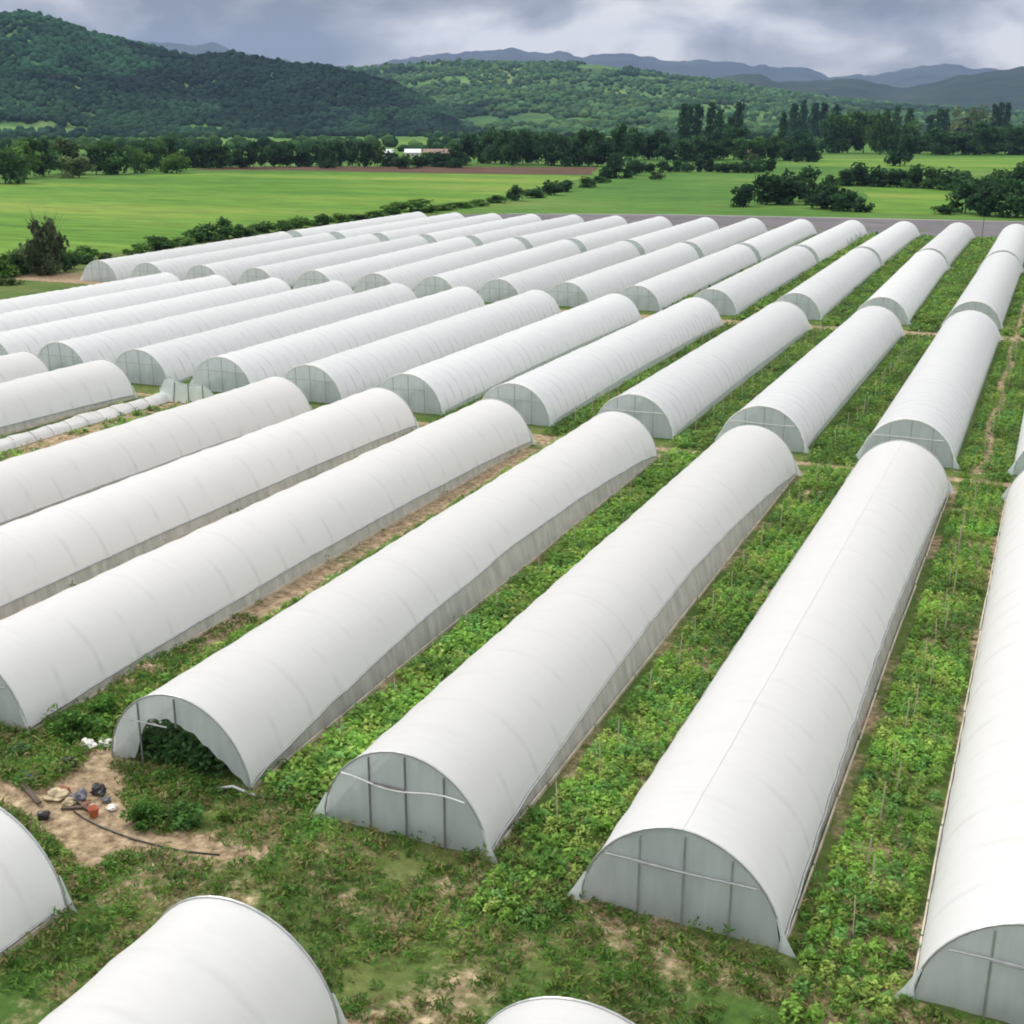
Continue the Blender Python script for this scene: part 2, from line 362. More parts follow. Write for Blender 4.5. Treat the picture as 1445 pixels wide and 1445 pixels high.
mu = N(n, 'ShaderNodeMix', data_type='RGBA', blend_type='MULTIPLY'); mu.inputs[0].default_value = 1; l.new(mx.outputs[2], mu.inputs[6]); l.new(vm.outputs[0], mu.inputs[7])
b = N(n, 'ShaderNodeBsdfPrincipled', inp={'Roughness': .95, 'Specular IOR Level': .1}); l.new(mu.outputs[2], b.inputs['Base Color'])
bp = N(n, 'ShaderNodeBump', inp={'Strength': .6, 'Distance': .12}); l.new(f1.outputs[0], bp.inputs['Height']); l.new(bp.outputs[0], b.inputs['Normal'])
o = N(n, 'ShaderNodeOutputMaterial'); l.new(b.outputs[0], o.inputs[0])
tag(link('farm_ground', mesh_np('farm_ground', V, Fq, True, mask={'soil': soil}), m), kind='structure')

# ------------------------------------------------------------------ hills and mountains
def interp(P, x):
    if x <= P[0][0]: return P[0][1]
    for (a, b), (c, d) in zip(P, P[1:]):
        if x <= c: return b + (d - b) * (x - a) / (c - a)
    return P[-1][1]
def hill(name, crest, base_d, crest_d, mat, rough=.05, step=9, rows=26, x0=-260, x1=1700, jagp=0.0, power=1.25):
    cols = list(range(x0, x1 + 1, step)); V = []; H = {}
    for i in range(rows + 6):
        for px in cols:
            bd = interp(base_d, px); cd = interp(crest_d, px)
            cy = interp(crest, px) + jagp * noise.fractal(Vector((px * .045, 1.7, 0)), 1, 2, 4)
            X, Y, u = ray(px, cy); h = math.hypot(X, Y); zt = max(CAM_H + u / h * cd, 4)
            if i <= rows: t = i / rows; D = bd + (cd - bd) * t; z = -3 + (zt + 3) * (smooth01(t) * .45 + .55 * t ** power)
            else: t = (i - rows) / 6; D = cd + min(600, (cd - bd) * .8) * t; z = zt * (1 - t * t) - 3 * t
            x, y = X / h * D, Y / h * D
            z += rough * zt * noise.fractal(Vector((x / (crest_d[0][1] * .07), y / (crest_d[0][1] * .07), 5)), 1, 2, 4) * min(1, 4 * (i / rows)) * (1 - .75 * smooth01(1 - abs(i - rows) / 5))
            V.append((x, y, z))
    nc = len(cols); nr = rows + 6 + 0
    ii = np.arange(nr - 1)[:, None] * nc + np.arange(nc - 1)[None, :]
    F = np.stack([ii, ii + 1, ii + 1 + nc, ii + nc], -1).reshape(-1, 4)
    o = tag(link(name, mesh_np(name, V, F, True), mat), kind='structure')
    return o, np.array(V).reshape(nr, nc, 3)
HILLGREEN = field('hill_grass', [(.35, (.04, .10, .03)), (.55, (.09, .19, .05)), (.72, (.24, .30, .09))], .004, fine=.02, bump=.2)
BLUEHILL = field('far_wood', [(.35, (.016, .03, .022)), (.65, (.03, .055, .03))], .003, fine=.015, bump=.6)
FARHILL = field('mountain', [(.35, (.03, .045, .035)), (.65, (.06, .075, .05))], .0012, fine=.006, bump=.6)
crestA = [(-260, 24), (0, 24), (40, 22), (75, 30), (130, 50), (200, 66), (270, 83), (330, 79), (400, 91), (450, 96), (500, 106), (560, 124), (610, 148), (640, 170), (662, 190), (680, 200)]
crestB = [(-260, 60), (300, 105), (400, 108), (480, 99), (560, 94), (620, 88), (700, 89), (800, 90), (850, 91), (900, 101), (960, 110), (1020, 116), (1100, 130), (1200, 144), (1300, 152), (1445, 162), (1700, 168)]
crestC = [(-260, 160), (800, 150), (860, 108), (900, 104), (940, 106), (985, 110), (1030, 108), (1066, 104), (1094, 116), (1132, 116), (1187, 110), (1222, 113), (1277, 124), (1308, 118), (1353, 105), (1391, 103), (1436, 96), (1500, 92), (1700, 84)]
crestD = [(-260, 40), (100, 46), (200, 58), (260, 64), (300, 62), (340, 74), (430, 90), (500, 95), (560, 84), (600, 77), (650, 73), (690, 70), (715, 66), (750, 74), (785, 72), (830, 80), (880, 76), (900, 77), (935, 83), (1000, 84), (1050, 92), (1090, 95), (1140, 97), (1170, 108), (1230, 105), (1290, 95), (1335, 88), (1380, 97), (1445, 101), (1600, 92), (1700, 80)]
hA, VA = hill('wooded_hill', crestA, [(-260, 1850), (660, 2100)], [(-260, 2950), (300, 2900), (660, 2500)], HILLGREEN, x1=690)
hB, VB = hill('green_hill', crestB, [(-260, 3000), (500, 2500), (700, 2150), (1000, 2050), (1445, 2200)], [(-260, 4300), (1000, 4300), (1700, 4200)], HILLGREEN, rough=.07)
hill('blue_hill', crestC, [(-260, 5200), (1700, 4700)], [(-260, 7200), (1700, 6800)], BLUEHILL, rough=.10, jagp=3)
hill('mountain_range', crestD, [(-260, 9500), (1700, 9500)], [(-260, 14500), (1700, 14000)], FARHILL, rough=.08, jagp=4, step=5)

# blob crowns for the far woods
def blob_unit(seed):
    bm = bmesh.new(); bmesh.ops.create_icosphere(bm, subdivisions=2, radius=1.0)
    for v in bm.verts:
        k = 1 + .34 * noise.noise(v.co * 1.9 + Vector((seed * 7.1, 0, 0))) + .12 * noise.noise(v.co * 4.5 + Vector((0, seed * 3.3, 0)))
        v.co *= k
    V = np.array([v.co[:] for v in bm.verts]); F = np.array([[v.index for v in f.verts] for f in bm.faces]); bm.free()
    return V, F
UNITS = [blob_unit(i) for i in range(5)]
def wood(name, pts, mat):
    """pts: (x, y, z, radius, height, tint)"""
    VV = []; FF = []; TT = []; base = 0
    for i, (x, y, z, r, h, t) in enumerate(pts):
        U, F = UNITS[i % 5]; a = random.uniform(0, 6.28); c, s = math.cos(a), math.sin(a)
        W = np.empty_like(U); W[:, 0] = (U[:, 0] * c - U[:, 1] * s) * r + x; W[:, 1] = (U[:, 0] * s + U[:, 1] * c) * r + y; W[:, 2] = U[:, 2] * h * .5 + z + h * .42
        VV.append(W); FF.append(F + base); base += len(U)
        TT.append(np.tile(np.array(t), (len(U), 1)))
    return link(name, mesh_np(name, np.concatenate(VV), np.concatenate(FF), True, tint=np.concatenate(TT)), mat)
def proj(x, y, z):
    z -= CAM_H
    a = x * math.cos(YAW) + y * math.sin(YAW); fh = -x * math.sin(YAW) + y * math.cos(YAW)
    f = fh * math.cos(PITCH) - z * math.sin(PITCH); u = fh * math.sin(PITCH) + z * math.cos(PITCH)
    return C_PX + F_PX * a / f, C_PX - F_PX * u / f
def hill_at(Vg, i, j):
    i0, j0 = int(i), int(j); fi, fj = i - i0, j - j0
    return (Vg[i0, j0] * (1 - fi) + Vg[i0 + 1, j0] * fi) * (1 - fj) + (Vg[i0, j0 + 1] * (1 - fi) + Vg[i0 + 1, j0 + 1] * fi) * fj
glades = [(30, 182, 60, 9), (100, 184, 26, 5), (284, 183, 36, 5), (680, 173, 32, 9), (750, 170, 42, 10), (820, 172, 30, 6), (945, 163, 22, 9), (848, 96, 34, 7), (900, 112, 50, 3.5), (1130, 200, 40, 7), (900, 181, 20, 4), (1180, 133, 55, 4), (560, 200, 60, 4)]
def glade(px, py):
    for gx, gy, gw, gh in glades:
        if ((px - gx) / gw) ** 2 + ((py - gy) / gh) ** 2 < 1 + .5 * noise.noise(Vector((px * .1, py * .1, 0))): return True
    return False
ptsA = []; ptsB = []
nr, nc, _ = VA.shape
tries = 0
while len(ptsA) < 10000:
    tries += 1
    i = random.uniform(0, 27.5); j = random.uniform(17, nc - 1.01)
    x, y, z = hill_at(VA, i, j); px, py = proj(x, y, z)
    if glade(px, py): continue
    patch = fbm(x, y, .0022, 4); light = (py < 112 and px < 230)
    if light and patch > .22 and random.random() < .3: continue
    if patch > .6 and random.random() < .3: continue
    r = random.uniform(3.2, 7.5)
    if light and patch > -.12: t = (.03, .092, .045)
    else: t = (.016, .038, .026) if patch < .1 else (.026, .068, .036)  # dark pine, with the hill's cloud shadow put into the crown colour
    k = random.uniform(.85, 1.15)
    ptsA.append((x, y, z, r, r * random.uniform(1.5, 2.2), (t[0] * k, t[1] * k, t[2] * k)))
nr, nc, _ = VB.shape
while len(ptsB) < 15500:
    i = random.uniform(0, 1) ** 1.25 * 27.5; j = random.uniform(66, nc - 12)
    x, y, z = hill_at(VB, i, j); px, py = proj(x, y, z)
    if glade(px, py): continue
    patch = fbm(x, y, .0016, 5)
    if patch > .33 and random.random() < .7: continue
    r = random.uniform(3.6, 9.5)
    t = (.028, .070, .036) if patch < -.12 else (.055, .125, .05) if random.random() < .72 else (.09, .17, .055)
    k = random.uniform(.8, 1.25)
    ptsB.append((x, y, z, r, r * random.uniform(1.4, 2.0), (t[0] * k, t[1] * k, t[2] * k)))
tag(wood('shadow_tinted_hillside_wood', ptsA, LEAF_WOOD), 'dense dark wood with painted-in cloud shadow, covering the nearer hill on the left', 'wood', kind='stuff')
tag(wood('light_hillside_wood', ptsB, LEAF_WOOD), 'patchy mid green wood and scrub over the central hill', 'wood', kind='stuff')
# scrub and small trees on the valley floor before the hills
ptsV = []
while len(ptsV) < 1500:
    px = random.uniform(-80, 1540); py = random.uniform(188, 214)
    n_ = noise.fractal(Vector((px * .012, py * .16, 9)), 1, 2, 4)
    if n_ < .05 and not (px > 1090 and py < 205): continue
    if px < 660 and (196 < py < 206): continue
    if glade(px, py): continue
    x, y = gnd(px, py); r = random.uniform(3, 6.5); k = random.uniform(.7, 1.3)
    t = random.choice([(.02, .05, .022), (.03, .075, .028), (.05, .11, .035)])
    ptsV.append((x, y, 0, r, r * random.uniform(1.3, 1.9), tuple(c * k for c in t)))
tag(wood('valley_scrub', ptsV, LEAF_WOOD), 'dark scrub and small trees across the valley floor below the hills', 'scrub', kind='stuff')

# ------------------------------------------------------------------ leaf meshes
def quads(C, Sz, tint, flat_bias=0.0, aspect=.55):
    n_ = len(C); u = RNG.normal(size=(n_, 3)); u[:, 2] *= (1 - flat_bias); u /= np.linalg.norm(u, axis=1)[:, None]
    w = RNG.normal(size=(n_, 3)); w[:, 2] *= (1 - flat_bias)
    v = np.cross(u, w); v /= np.linalg.norm(v, axis=1)[:, None] + 1e-9
    if flat_bias > 0:
        v = np.cross(np.cross(u, np.array([0, 0, 1.0]) + .5 * RNG.normal(size=(n_, 3))), u) * 0 + np.cross(np.array([0, 0, 1.0]) + (1 - flat_bias) * RNG.normal(size=(n_, 3)), u)
        v /= np.linalg.norm(v, axis=1)[:, None] + 1e-9
    s = Sz[:, None]
    V = np.stack([C - u * s, C - v * s * aspect + u * s * .1, C + u * s, C + v * s * aspect + u * s * .1], 1).reshape(-1, 3)
    F = np.arange(4 * n_).reshape(n_, 4)
    return V, F, np.repeat(tint, 4, axis=0)

def tree_mesh(kind, seed):
    """crown of leaf clumps in unit size: height 1, width about 1"""
    rng = random.Random(seed); C = []
    lobes = []
    if kind == 'round':
        for k in range(20):
            a = rng.uniform(0, 6.28); r = rng.uniform(.05, .40)
            lobes.append((r * math.cos(a), r * math.sin(a), rng.uniform(.12, .86) * (1 - .45 * r), rng.uniform(.09, .22)))
        lobes.append((0, 0, .45, .28)); nq = 62; sz = .05
    elif kind == 'poplar':
        for k in range(16):
            z = .12 + .85 * k / 15; lobes.append((rng.uniform(-.08, .08), rng.uniform(-.08, .08), z, .30 * (1 - abs(z - .4) ** 1.6 * 1.3) * rng.uniform(.7, 1.1) + .03))
        nq = 45; sz = .045
    elif kind == 'conifer':
        for k in range(14):
            z = .1 + .87 * k / 13; lobes.append((rng.uniform(-.08, .08), rng.uniform(-.08, .08), z, .42 * (1 - z) * rng.uniform(.8, 1.2) + .05))
        nq = 48; sz = .05
    else:                                  # bush: broad and low, foliage to the ground
        for k in range(13):
            a = rng.uniform(0, 6.28); r = rng.uniform(0, .42)
            lobes.append((r * math.cos(a), r * math.sin(a), rng.uniform(.12, .75) * (1 - r * .8), rng.uniform(.14, .26)))
        nq = 60; sz = .06
    zs = 1.0
    for (x, y, z, r) in lobes:
        rz = r if kind != 'poplar' else r * .35
        for q in range(nq):
            d = Vector((rng.gauss(0, 1), rng.gauss(0, 1), rng.gauss(0, 1))).normalized() * r * (rng.random() ** .4)
            C.append((x + d.x, y + d.y, max(.01, z + d.z * (rz / r if kind == 'poplar' else 1))))
    C = np.array(C); C[:, 2] = np.minimum(C[:, 2], .99)
    Sz = RNG.uniform(.7, 1.5, len(C)) * sz
    shade = np.array([.7 + .6 * rng.random() for _ in lobes]).repeat(nq) * RNG.uniform(.7, 1.35, len(C))
    return quads(C, Sz, np.tile(shade[:, None], (1, 3)))
CROWNS = {}
def crown_mesh(kind, tint, seed):
    key = (kind, tint, seed)
    if key not in CROWNS:
        V, F, T = tree_mesh(kind, seed * 13 + 1)
        CROWNS[key] = mesh_np(kind + '_crown', V, F, False, tint=T * np.array(tint))
        CROWNS[key].materials.append(LEAF_TREE)
    return CROWNS[key]
_tr = MB(); _tr.tube([(0, 0, -.02), (.01, 0, .2), (-.01, .01, .45), (0, 0, .5)], .022, 6, .010)
for a in (0.5, 2.4, 4.6): _tr.tube([(0, 0, .3), (.12 * math.cos(a), .12 * math.sin(a), .5), (.2 * math.cos(a), .2 * math.sin(a), .62)], .016, 5, .005)
TRUNK = _tr.mesh('trunk'); TRUNK.materials.append(BARK)
DARK, DEEP, MID, FRESH, OLIVE, PALE = (.050, .108, .044), (.036, .078, .038), (.066, .135, .044), (.11, .21, .05), (.09, .14, .05), (.15, .21, .09)
def plant(px, py, hpx, wpx, kind, tint, name, label, group=None, trunk=True, cat=None, seed=None):
    x, y = gnd(px, py); h = metres(px, py, hpx); w = metres(px, py, wpx)
    root = empty(name, (x, y, -.03), random.uniform(0, 6.28))
    tag(root, label, cat or ('bush' if kind == 'bush' else 'tree'), group)
    c = link('crown', crown_mesh(kind, tint, random.randint(1, 7) if seed is None else seed), None, root)
    ws = {'round': 1.3 + .0, 'poplar': 2.1, 'conifer': 1.5, 'bush': 1.12}[kind]; hs = {'bush': 1.0, 'poplar': .98}.get(kind, 1.12)
    c.scale = (w * ws, w * ws, h * hs)
    if trunk:
        t = link('trunk', TRUNK, None, root); t.scale = (max(w, h * .35), max(w, h * .35), h)
    return root
ORD = ['first', 'second', 'third', 'fourth', 'fifth', 'sixth', 'seventh', 'eighth', 'ninth', 'tenth', 'eleventh', 'twelfth', 'thirteenth', 'fourteenth', 'fifteenth', 'sixteenth', 'seventeenth', 'eighteenth', 'nineteenth', 'twentieth', 'twenty-first', 'twenty-second', 'twenty-third', 'twenty-fourth', 'twenty-fifth', 'twenty-sixth', 'twenty-seventh', 'twenty-eighth', 'twenty-ninth', 'thirtieth']
def series(rows, kind, name, text, group, jitter=0):
    """rows: (px, py, h, w, tint); text holds one {} for the place counted from the left"""
    rows = sorted(rows)
    for i, (px, py, h, w, t) in enumerate(rows):
        plant(px, py, h, w, kind, t, name, text.format(ORD[i]), group)

# hedge of trees beyond the left field
series([(8, 259, 46, 56, MID), (34, 252, 44, 46, FRESH), (62, 249, 52, 48, MID), (92, 246, 44, 46, OLIVE), (112, 251, 30, 40, PALE), (136, 246, 44, 42, MID), (166, 246, 42, 46, MID), (190, 244, 34, 38, FRESH), (208, 241, 40, 34, DARK), (226, 238, 36, 34, MID), (242, 236, 42, 44, DARK), (249, 244, 26, 42, FRESH)],
       'round', 'hedge_tree', 'bushy tree in the hedge beyond the bright left field, {} from the left', 'hedge trees beyond the left field')
rows = []
x = 268
while x < 655:
    gap = 535 < x < 630
    rows.append((x, 236 + random.uniform(-2, 2), random.uniform(16, 21) if gap else random.uniform(26, 38), random.uniform(24, 34), random.choice([DARK, DARK, MID, DEEP])))
    x += random.uniform(15, 20)
series(rows, 'round', 'field_tree', 'dark leafy tree in the line behind the ploughed strip, {} from the left', 'trees behind the ploughed strip')
rows = []
for x in range(662, 880, 15):
    rows.append((x + random.uniform(-3, 3), 233 + random.uniform(-3, 2), random.uniform(36, 54), random.uniform(30, 42), random.choice([DARK, DEEP, MID, DARK])))
series(rows, 'round', 'valley_tree', 'tall dark tree right of the ploughed strip, {} from the left', 'tall trees right of the ploughed strip')
for i, (px, py, h, w) in enumerate([(868, 251, 38, 50), (898, 247, 32, 34)]):
    plant(px, py, h, w, 'bush', DEEP, 'dark_bush', ['wide dark bush at the right end of the ploughed strip', 'smaller dark bush right beside the wide bush ending the ploughed strip'][i])
plant(925, 253, 14, 26, 'bush', OLIVE, 'small_bush', 'small olive bush at the meadow edge below the low hedge')
series([(x + random.uniform(-2, 2), 243 + random.uniform(-1, 1), random.uniform(17, 23), 26, random.choice([DARK, DEEP])) for x in range(918, 1105, 17)],
       'bush', 'hedge_bush', 'dark clipped bush in the low hedge behind the meadow, {} from the left', 'low hedge behind the meadow')
series([(x + random.uniform(-4, 4), 228 + random.uniform(-4, 2), random.uniform(26, 44), random.uniform(32, 44), random.choice([DARK, MID, DARK, DEEP])) for x in range(890, 1160, 18)],
       'round', 'copse_tree', 'dark round tree around the poplars behind the low hedge, {} from the left', 'copse around the poplars')
series([(963, 215, 66, 15, DEEP), (972, 214, 62, 14, DEEP), (983, 214, 64, 15, DEEP), (1002, 214, 66, 15, DEEP), (1013, 215, 58, 16, DEEP), (1029, 213, 46, 15, DARK), (1040, 213, 66, 15, DEEP)],
       'poplar', 'poplar', 'slender dark poplar in the clumps above the copse, {} from the left', 'poplars above the copse')
plant(1103, 216, 54, 12, 'poplar', DEEP, 'poplar', 'single slender poplar beside the pale field, right of the copse')
series([(1118, 200, 44, 22, DEEP), (1132, 200, 48, 20, DEEP), (1147, 199, 44, 22, DEEP), (1160, 199, 44, 20, DEEP), (1178, 199, 42, 22, DEEP)],
       'conifer', 'conifer', 'dark conifer in the stand behind the pale field, {} from the left', 'conifer stand')
series([(1172, 216, 50, 36, DARK), (1196, 216, 54, 40, MID), (1218, 216, 54, 42, MID), (1240, 218, 58, 34, MID), (1256, 216, 40, 30, MID), (1286, 216, 42, 30, MID)],
       'round', 'leafy_tree', 'green leafy tree behind the right hand field, {} from the left', 'leafy trees behind the right field')
plant(1270, 234, 42, 40, 'round', DEEP, 'dark_tree', 'broad dark tree standing alone at the near edge of the right field')
series([(1247, 215, 56, 12, DARK), (1262, 206, 52, 12, DARK), (1280, 206, 50, 14, DARK), (1311, 205, 40, 12, DEEP), (1322, 204, 46, 11, DEEP), (1331, 204, 46, 11, DEEP), (1400, 200, 48, 10, DEEP), (1408, 200, 50, 11, DEEP), (1417, 200, 50, 10, DEEP)],
       'poplar', 'poplar', 'dark narrow poplar above the right wood, {} from the left', 'poplars above the right wood')
plant(1362, 200, 46, 46, 'round', PALE, 'pale_tree', 'pale green round tree between the dark poplars on the right')
series([(x + random.uniform(-4, 4), 218 + random.uniform(-2, 1), random.uniform(26, 40), random.uniform(36, 48), random.choice([MID, DARK, DARK])) for x in range(1300, 1480, 21)],
       'round', 'wood_tree', 'dark tree along the wood edge behind the right field, {} from the left', 'wood edge behind the right field')
series([(1188, 262, 28, 40, DARK), (1212, 262, 34, 44, DEEP), (1240, 263, 36, 46, DEEP), (1266, 264, 30, 44, DARK), (1292, 265, 34, 40, DARK), (1316, 266, 36, 44, MID), (1345, 268, 40, 44, DARK), (1375, 272, 34, 50, DARK), (1410, 270, 36, 50, MID), (1440, 272, 44, 46, DARK)],
       'bush', 'border_bush', 'dark bush in the hedge crossing between the two right hand fields, {} from the left', 'hedge between the right fields')
series([(1052, 291, 40, 46, DEEP), (1082, 288, 54, 60, DARK), (1112, 288, 60, 62, DEEP), (1142, 284, 58, 58, DARK), (1168, 294, 42, 60, DEEP), (1196, 297, 34, 50, DARK), (1216, 299, 24, 30, DEEP)],
       'bush', 'thicket_bush', 'big dark bush of the thicket just past the farthest tunnels, {} from the left', 'thicket past the farthest tunnels')
series([(1332, 302, 14, 34, DARK), (1362, 300, 48, 50, DARK), (1392, 304, 52, 52, DEEP), (1424, 306, 54, 56, DARK), (1450, 306, 60, 50, DARK)],
       'bush', 'corner_bush', 'dark bush of the clump above the farthest right tunnels, {} from the left', 'clump above the farthest right tunnels')
series([(702, 286, 12, 34, MID), (728, 283, 24, 30, DARK), (752, 279, 18, 36, DARK), (778, 275, 28, 34, DEEP), (800, 270, 20, 36, DARK), (826, 264, 16, 34, MID), (846, 258, 12, 30, MID)],
       'bush', 'row_bush', 'low bush in the diagonal row between two green fields, {} from the left', 'diagonal row of bushes')
series([(a_, b_, c_ * random.uniform(.6, 1.15), d_ * random.uniform(1.1, 1.9), {DARK: MID, DEEP: DARK, MID: FRESH}.get(e_, e_)) for a_, b_, c_, d_, e_ in [(196, 360, 18, 30, MID), (226, 352, 22, 34, DARK), (258, 346, 16, 32, FRESH), (290, 340, 26, 34, DARK), (322, 336, 34, 34, DARK), (350, 334, 18, 30, OLIVE), (376, 328, 26, 28, DARK), (400, 325, 24, 30, DARK), (425, 321, 20, 28, MID), (450, 318, 18, 30, DARK), (478, 314, 20, 30, MID), (505, 311, 18, 30, DARK), (532, 308, 16, 32, FRESH), (560, 303, 22, 40, MID), (594, 298, 22, 44, FRESH), (622, 296, 14, 36, MID), (650, 293, 12, 36, FRESH), (676, 290, 14, 34, MID)]],
       'bush', 'edge_bush', 'bush in the straggling line along the left tunnels and field, {} from the left', 'bushes along the left tunnels')
# leafy stand and the thin shrub by the track on the left
series([(4, 392, 30, 44, FRESH), (26, 388, 38, 40, MID), (48, 384, 34, 34, FRESH), (84, 384, 36, 34, MID), (100, 380, 36, 26, DARK), (8, 402, 14, 36, OLIVE), (16, 372, 22, 48, FRESH), (40, 374, 18, 40, OLIVE), (96, 368, 20, 44, FRESH), (124, 372, 16, 34, MID), (118, 360, 14, 40, FRESH), (150, 366, 12, 34, OLIVE)],
       'bush', 'track_bush', 'leafy green bush at the track end by the left field, {} from the left', 'bushes at the track end')
x, y = gnd(66, 388); hh = metres(66, 388, 92)
root = empty('shrub', (x, y, -.03)); tag(root, 'tall dark olive shrub standing above the bushes at the track end', 'shrub')
st = MB()
for k in range(26):
    a = random.uniform(0, 6.28); s = random.uniform(.05, .36)
    st.tube([(random.uniform(-.1, .1), random.uniform(-.1, .1), 0), (s * .35 * hh * math.cos(a), s * .35 * hh * math.sin(a), hh * .5), (s * hh * math.cos(a + .4), s * hh * math.sin(a + .4), hh * random.uniform(.75, 1.0))], .04, 4, .012)
st.build('stem', BARK, root)
for dx_, dy_, sw, sh, sd in [(0, 0, .72, .95, 4), (.5, .2, .45, .62, 5), (-.6, -.3, .42, .55, 3)]:
    c = link('crown', crown_mesh('round', (.095, .13, .065), sd), None, root); c.location = (dx_, dy_, 0); c.scale = (hh * sw, hh * sw, hh * sh)

# ------------------------------------------------------------------ far buildings and pole
WALLM = plain('white_render', (.62, .62, .60), .8, .08); ROOFW = plain('pale_roof', (.72, .73, .75), .5, .06)
ROOFB = plain('brown_roof', (.27, .19, .15), .8, .15); DARKGLASS = plain('dark_opening', (.03, .035, .04), .3); TANW = plain('tan_wall', (.42, .33, .25), .9, .15)
def house(px, py, wpx, hpx, dpx, wall, roof, label, name='farm_building', rz=None):
    x, y = gnd(px, py); w, h, d = metres(px, py, wpx), metres(px, py, hpx), metres(px, py, dpx)
    root = empty(name, (x, y, 0), YAW + (rz or 0)); tag(root, label, 'building')
    b = MB(); wh = h * .6; b.box((0, 0, wh / 2), (w, d, wh)); 
    k = len(b.V); b.V += [(-w / 2, -d / 2, wh), (-w / 2, d / 2, wh), (-w / 2, 0, h), (w / 2, -d / 2, wh), (w / 2, d / 2, wh), (w / 2, 0, h)]; b.F += [(k, k + 2, k + 1), (k + 3, k + 4, k + 5)]
    b.build('wall', wall, root)
    r = MB(); e_ = w * .04
    for s in (-1, 1):
        r.grid([[(-w / 2 - e_, s * (d / 2 + .4), wh - .25), (w / 2 + e_, s * (d / 2 + .4), wh - .25)], [(-w / 2 - e_, 0, h + .06), (w / 2 + e_, 0, h + .06)]])
        r.grid([[(-w / 2 - e_, s * (d / 2 + .4), wh - .05), (w / 2 + e_, s * (d / 2 + .4), wh - .05)], [(-w / 2 - e_, 0, h + .26), (w / 2 + e_, 0, h + .26)]])
    r.build('roof', roof, root)
    for q in range(3):
        wn_ = MB(); wn_.box((-w * .3 + q * w * .3, -d / 2 - .02, wh * .5), (w * .1, .08, wh * .4)); wn_.build('window', DARKGLASS, root)
    return root
house(540, 223, 30, 11.5, 24, WALLM, ROOFW, 'long white shed left of the pair seen over the ploughed strip')
house(583, 222, 22, 11, 20, WALLM, ROOFW, 'shorter white shed right of the pair seen over the ploughed strip')
house(616, 223, 36, 12, 22, TANW, ROOFB, 'low brown roofed building beside the white sheds in the trees')
house(1060, 226, 16, 15, 12, TANW, ROOFB, 'small tan walled house under the poplars behind the low hedge')
x, y = gnd(627, 230); root = empty('utility_pole', (x, y, 0), YAW); tag(root, 'thin utility pole rising among trees behind the ploughed strip', 'utility pole')
p = MB(); ph = metres(627, 230, 46); p.tube([(0, 0, -.2), (0, 0, ph)], .22, 6, .14); p.build('pole', BARK, root)
p = MB(); p.box((0, 0, ph * .93), (2.4, .16, .18)); p.build('cross_arm', BARK, root)
x, y = gnd(1384, 350); root = empty('marker_post', (x, y, 0)); tag(root, 'upright dark post at the end of the farthest right crop strip', 'post')
p = MB(); ph = metres(1384, 350, 40); p.tube([(0, 0, -.2), (0, 0, ph)], .07, 6, .05); p.build('pole', BARK, root)
p = MB(); p.box((0, 0, ph), (.2, .2, .1)); p.build('cap', BARK, root)

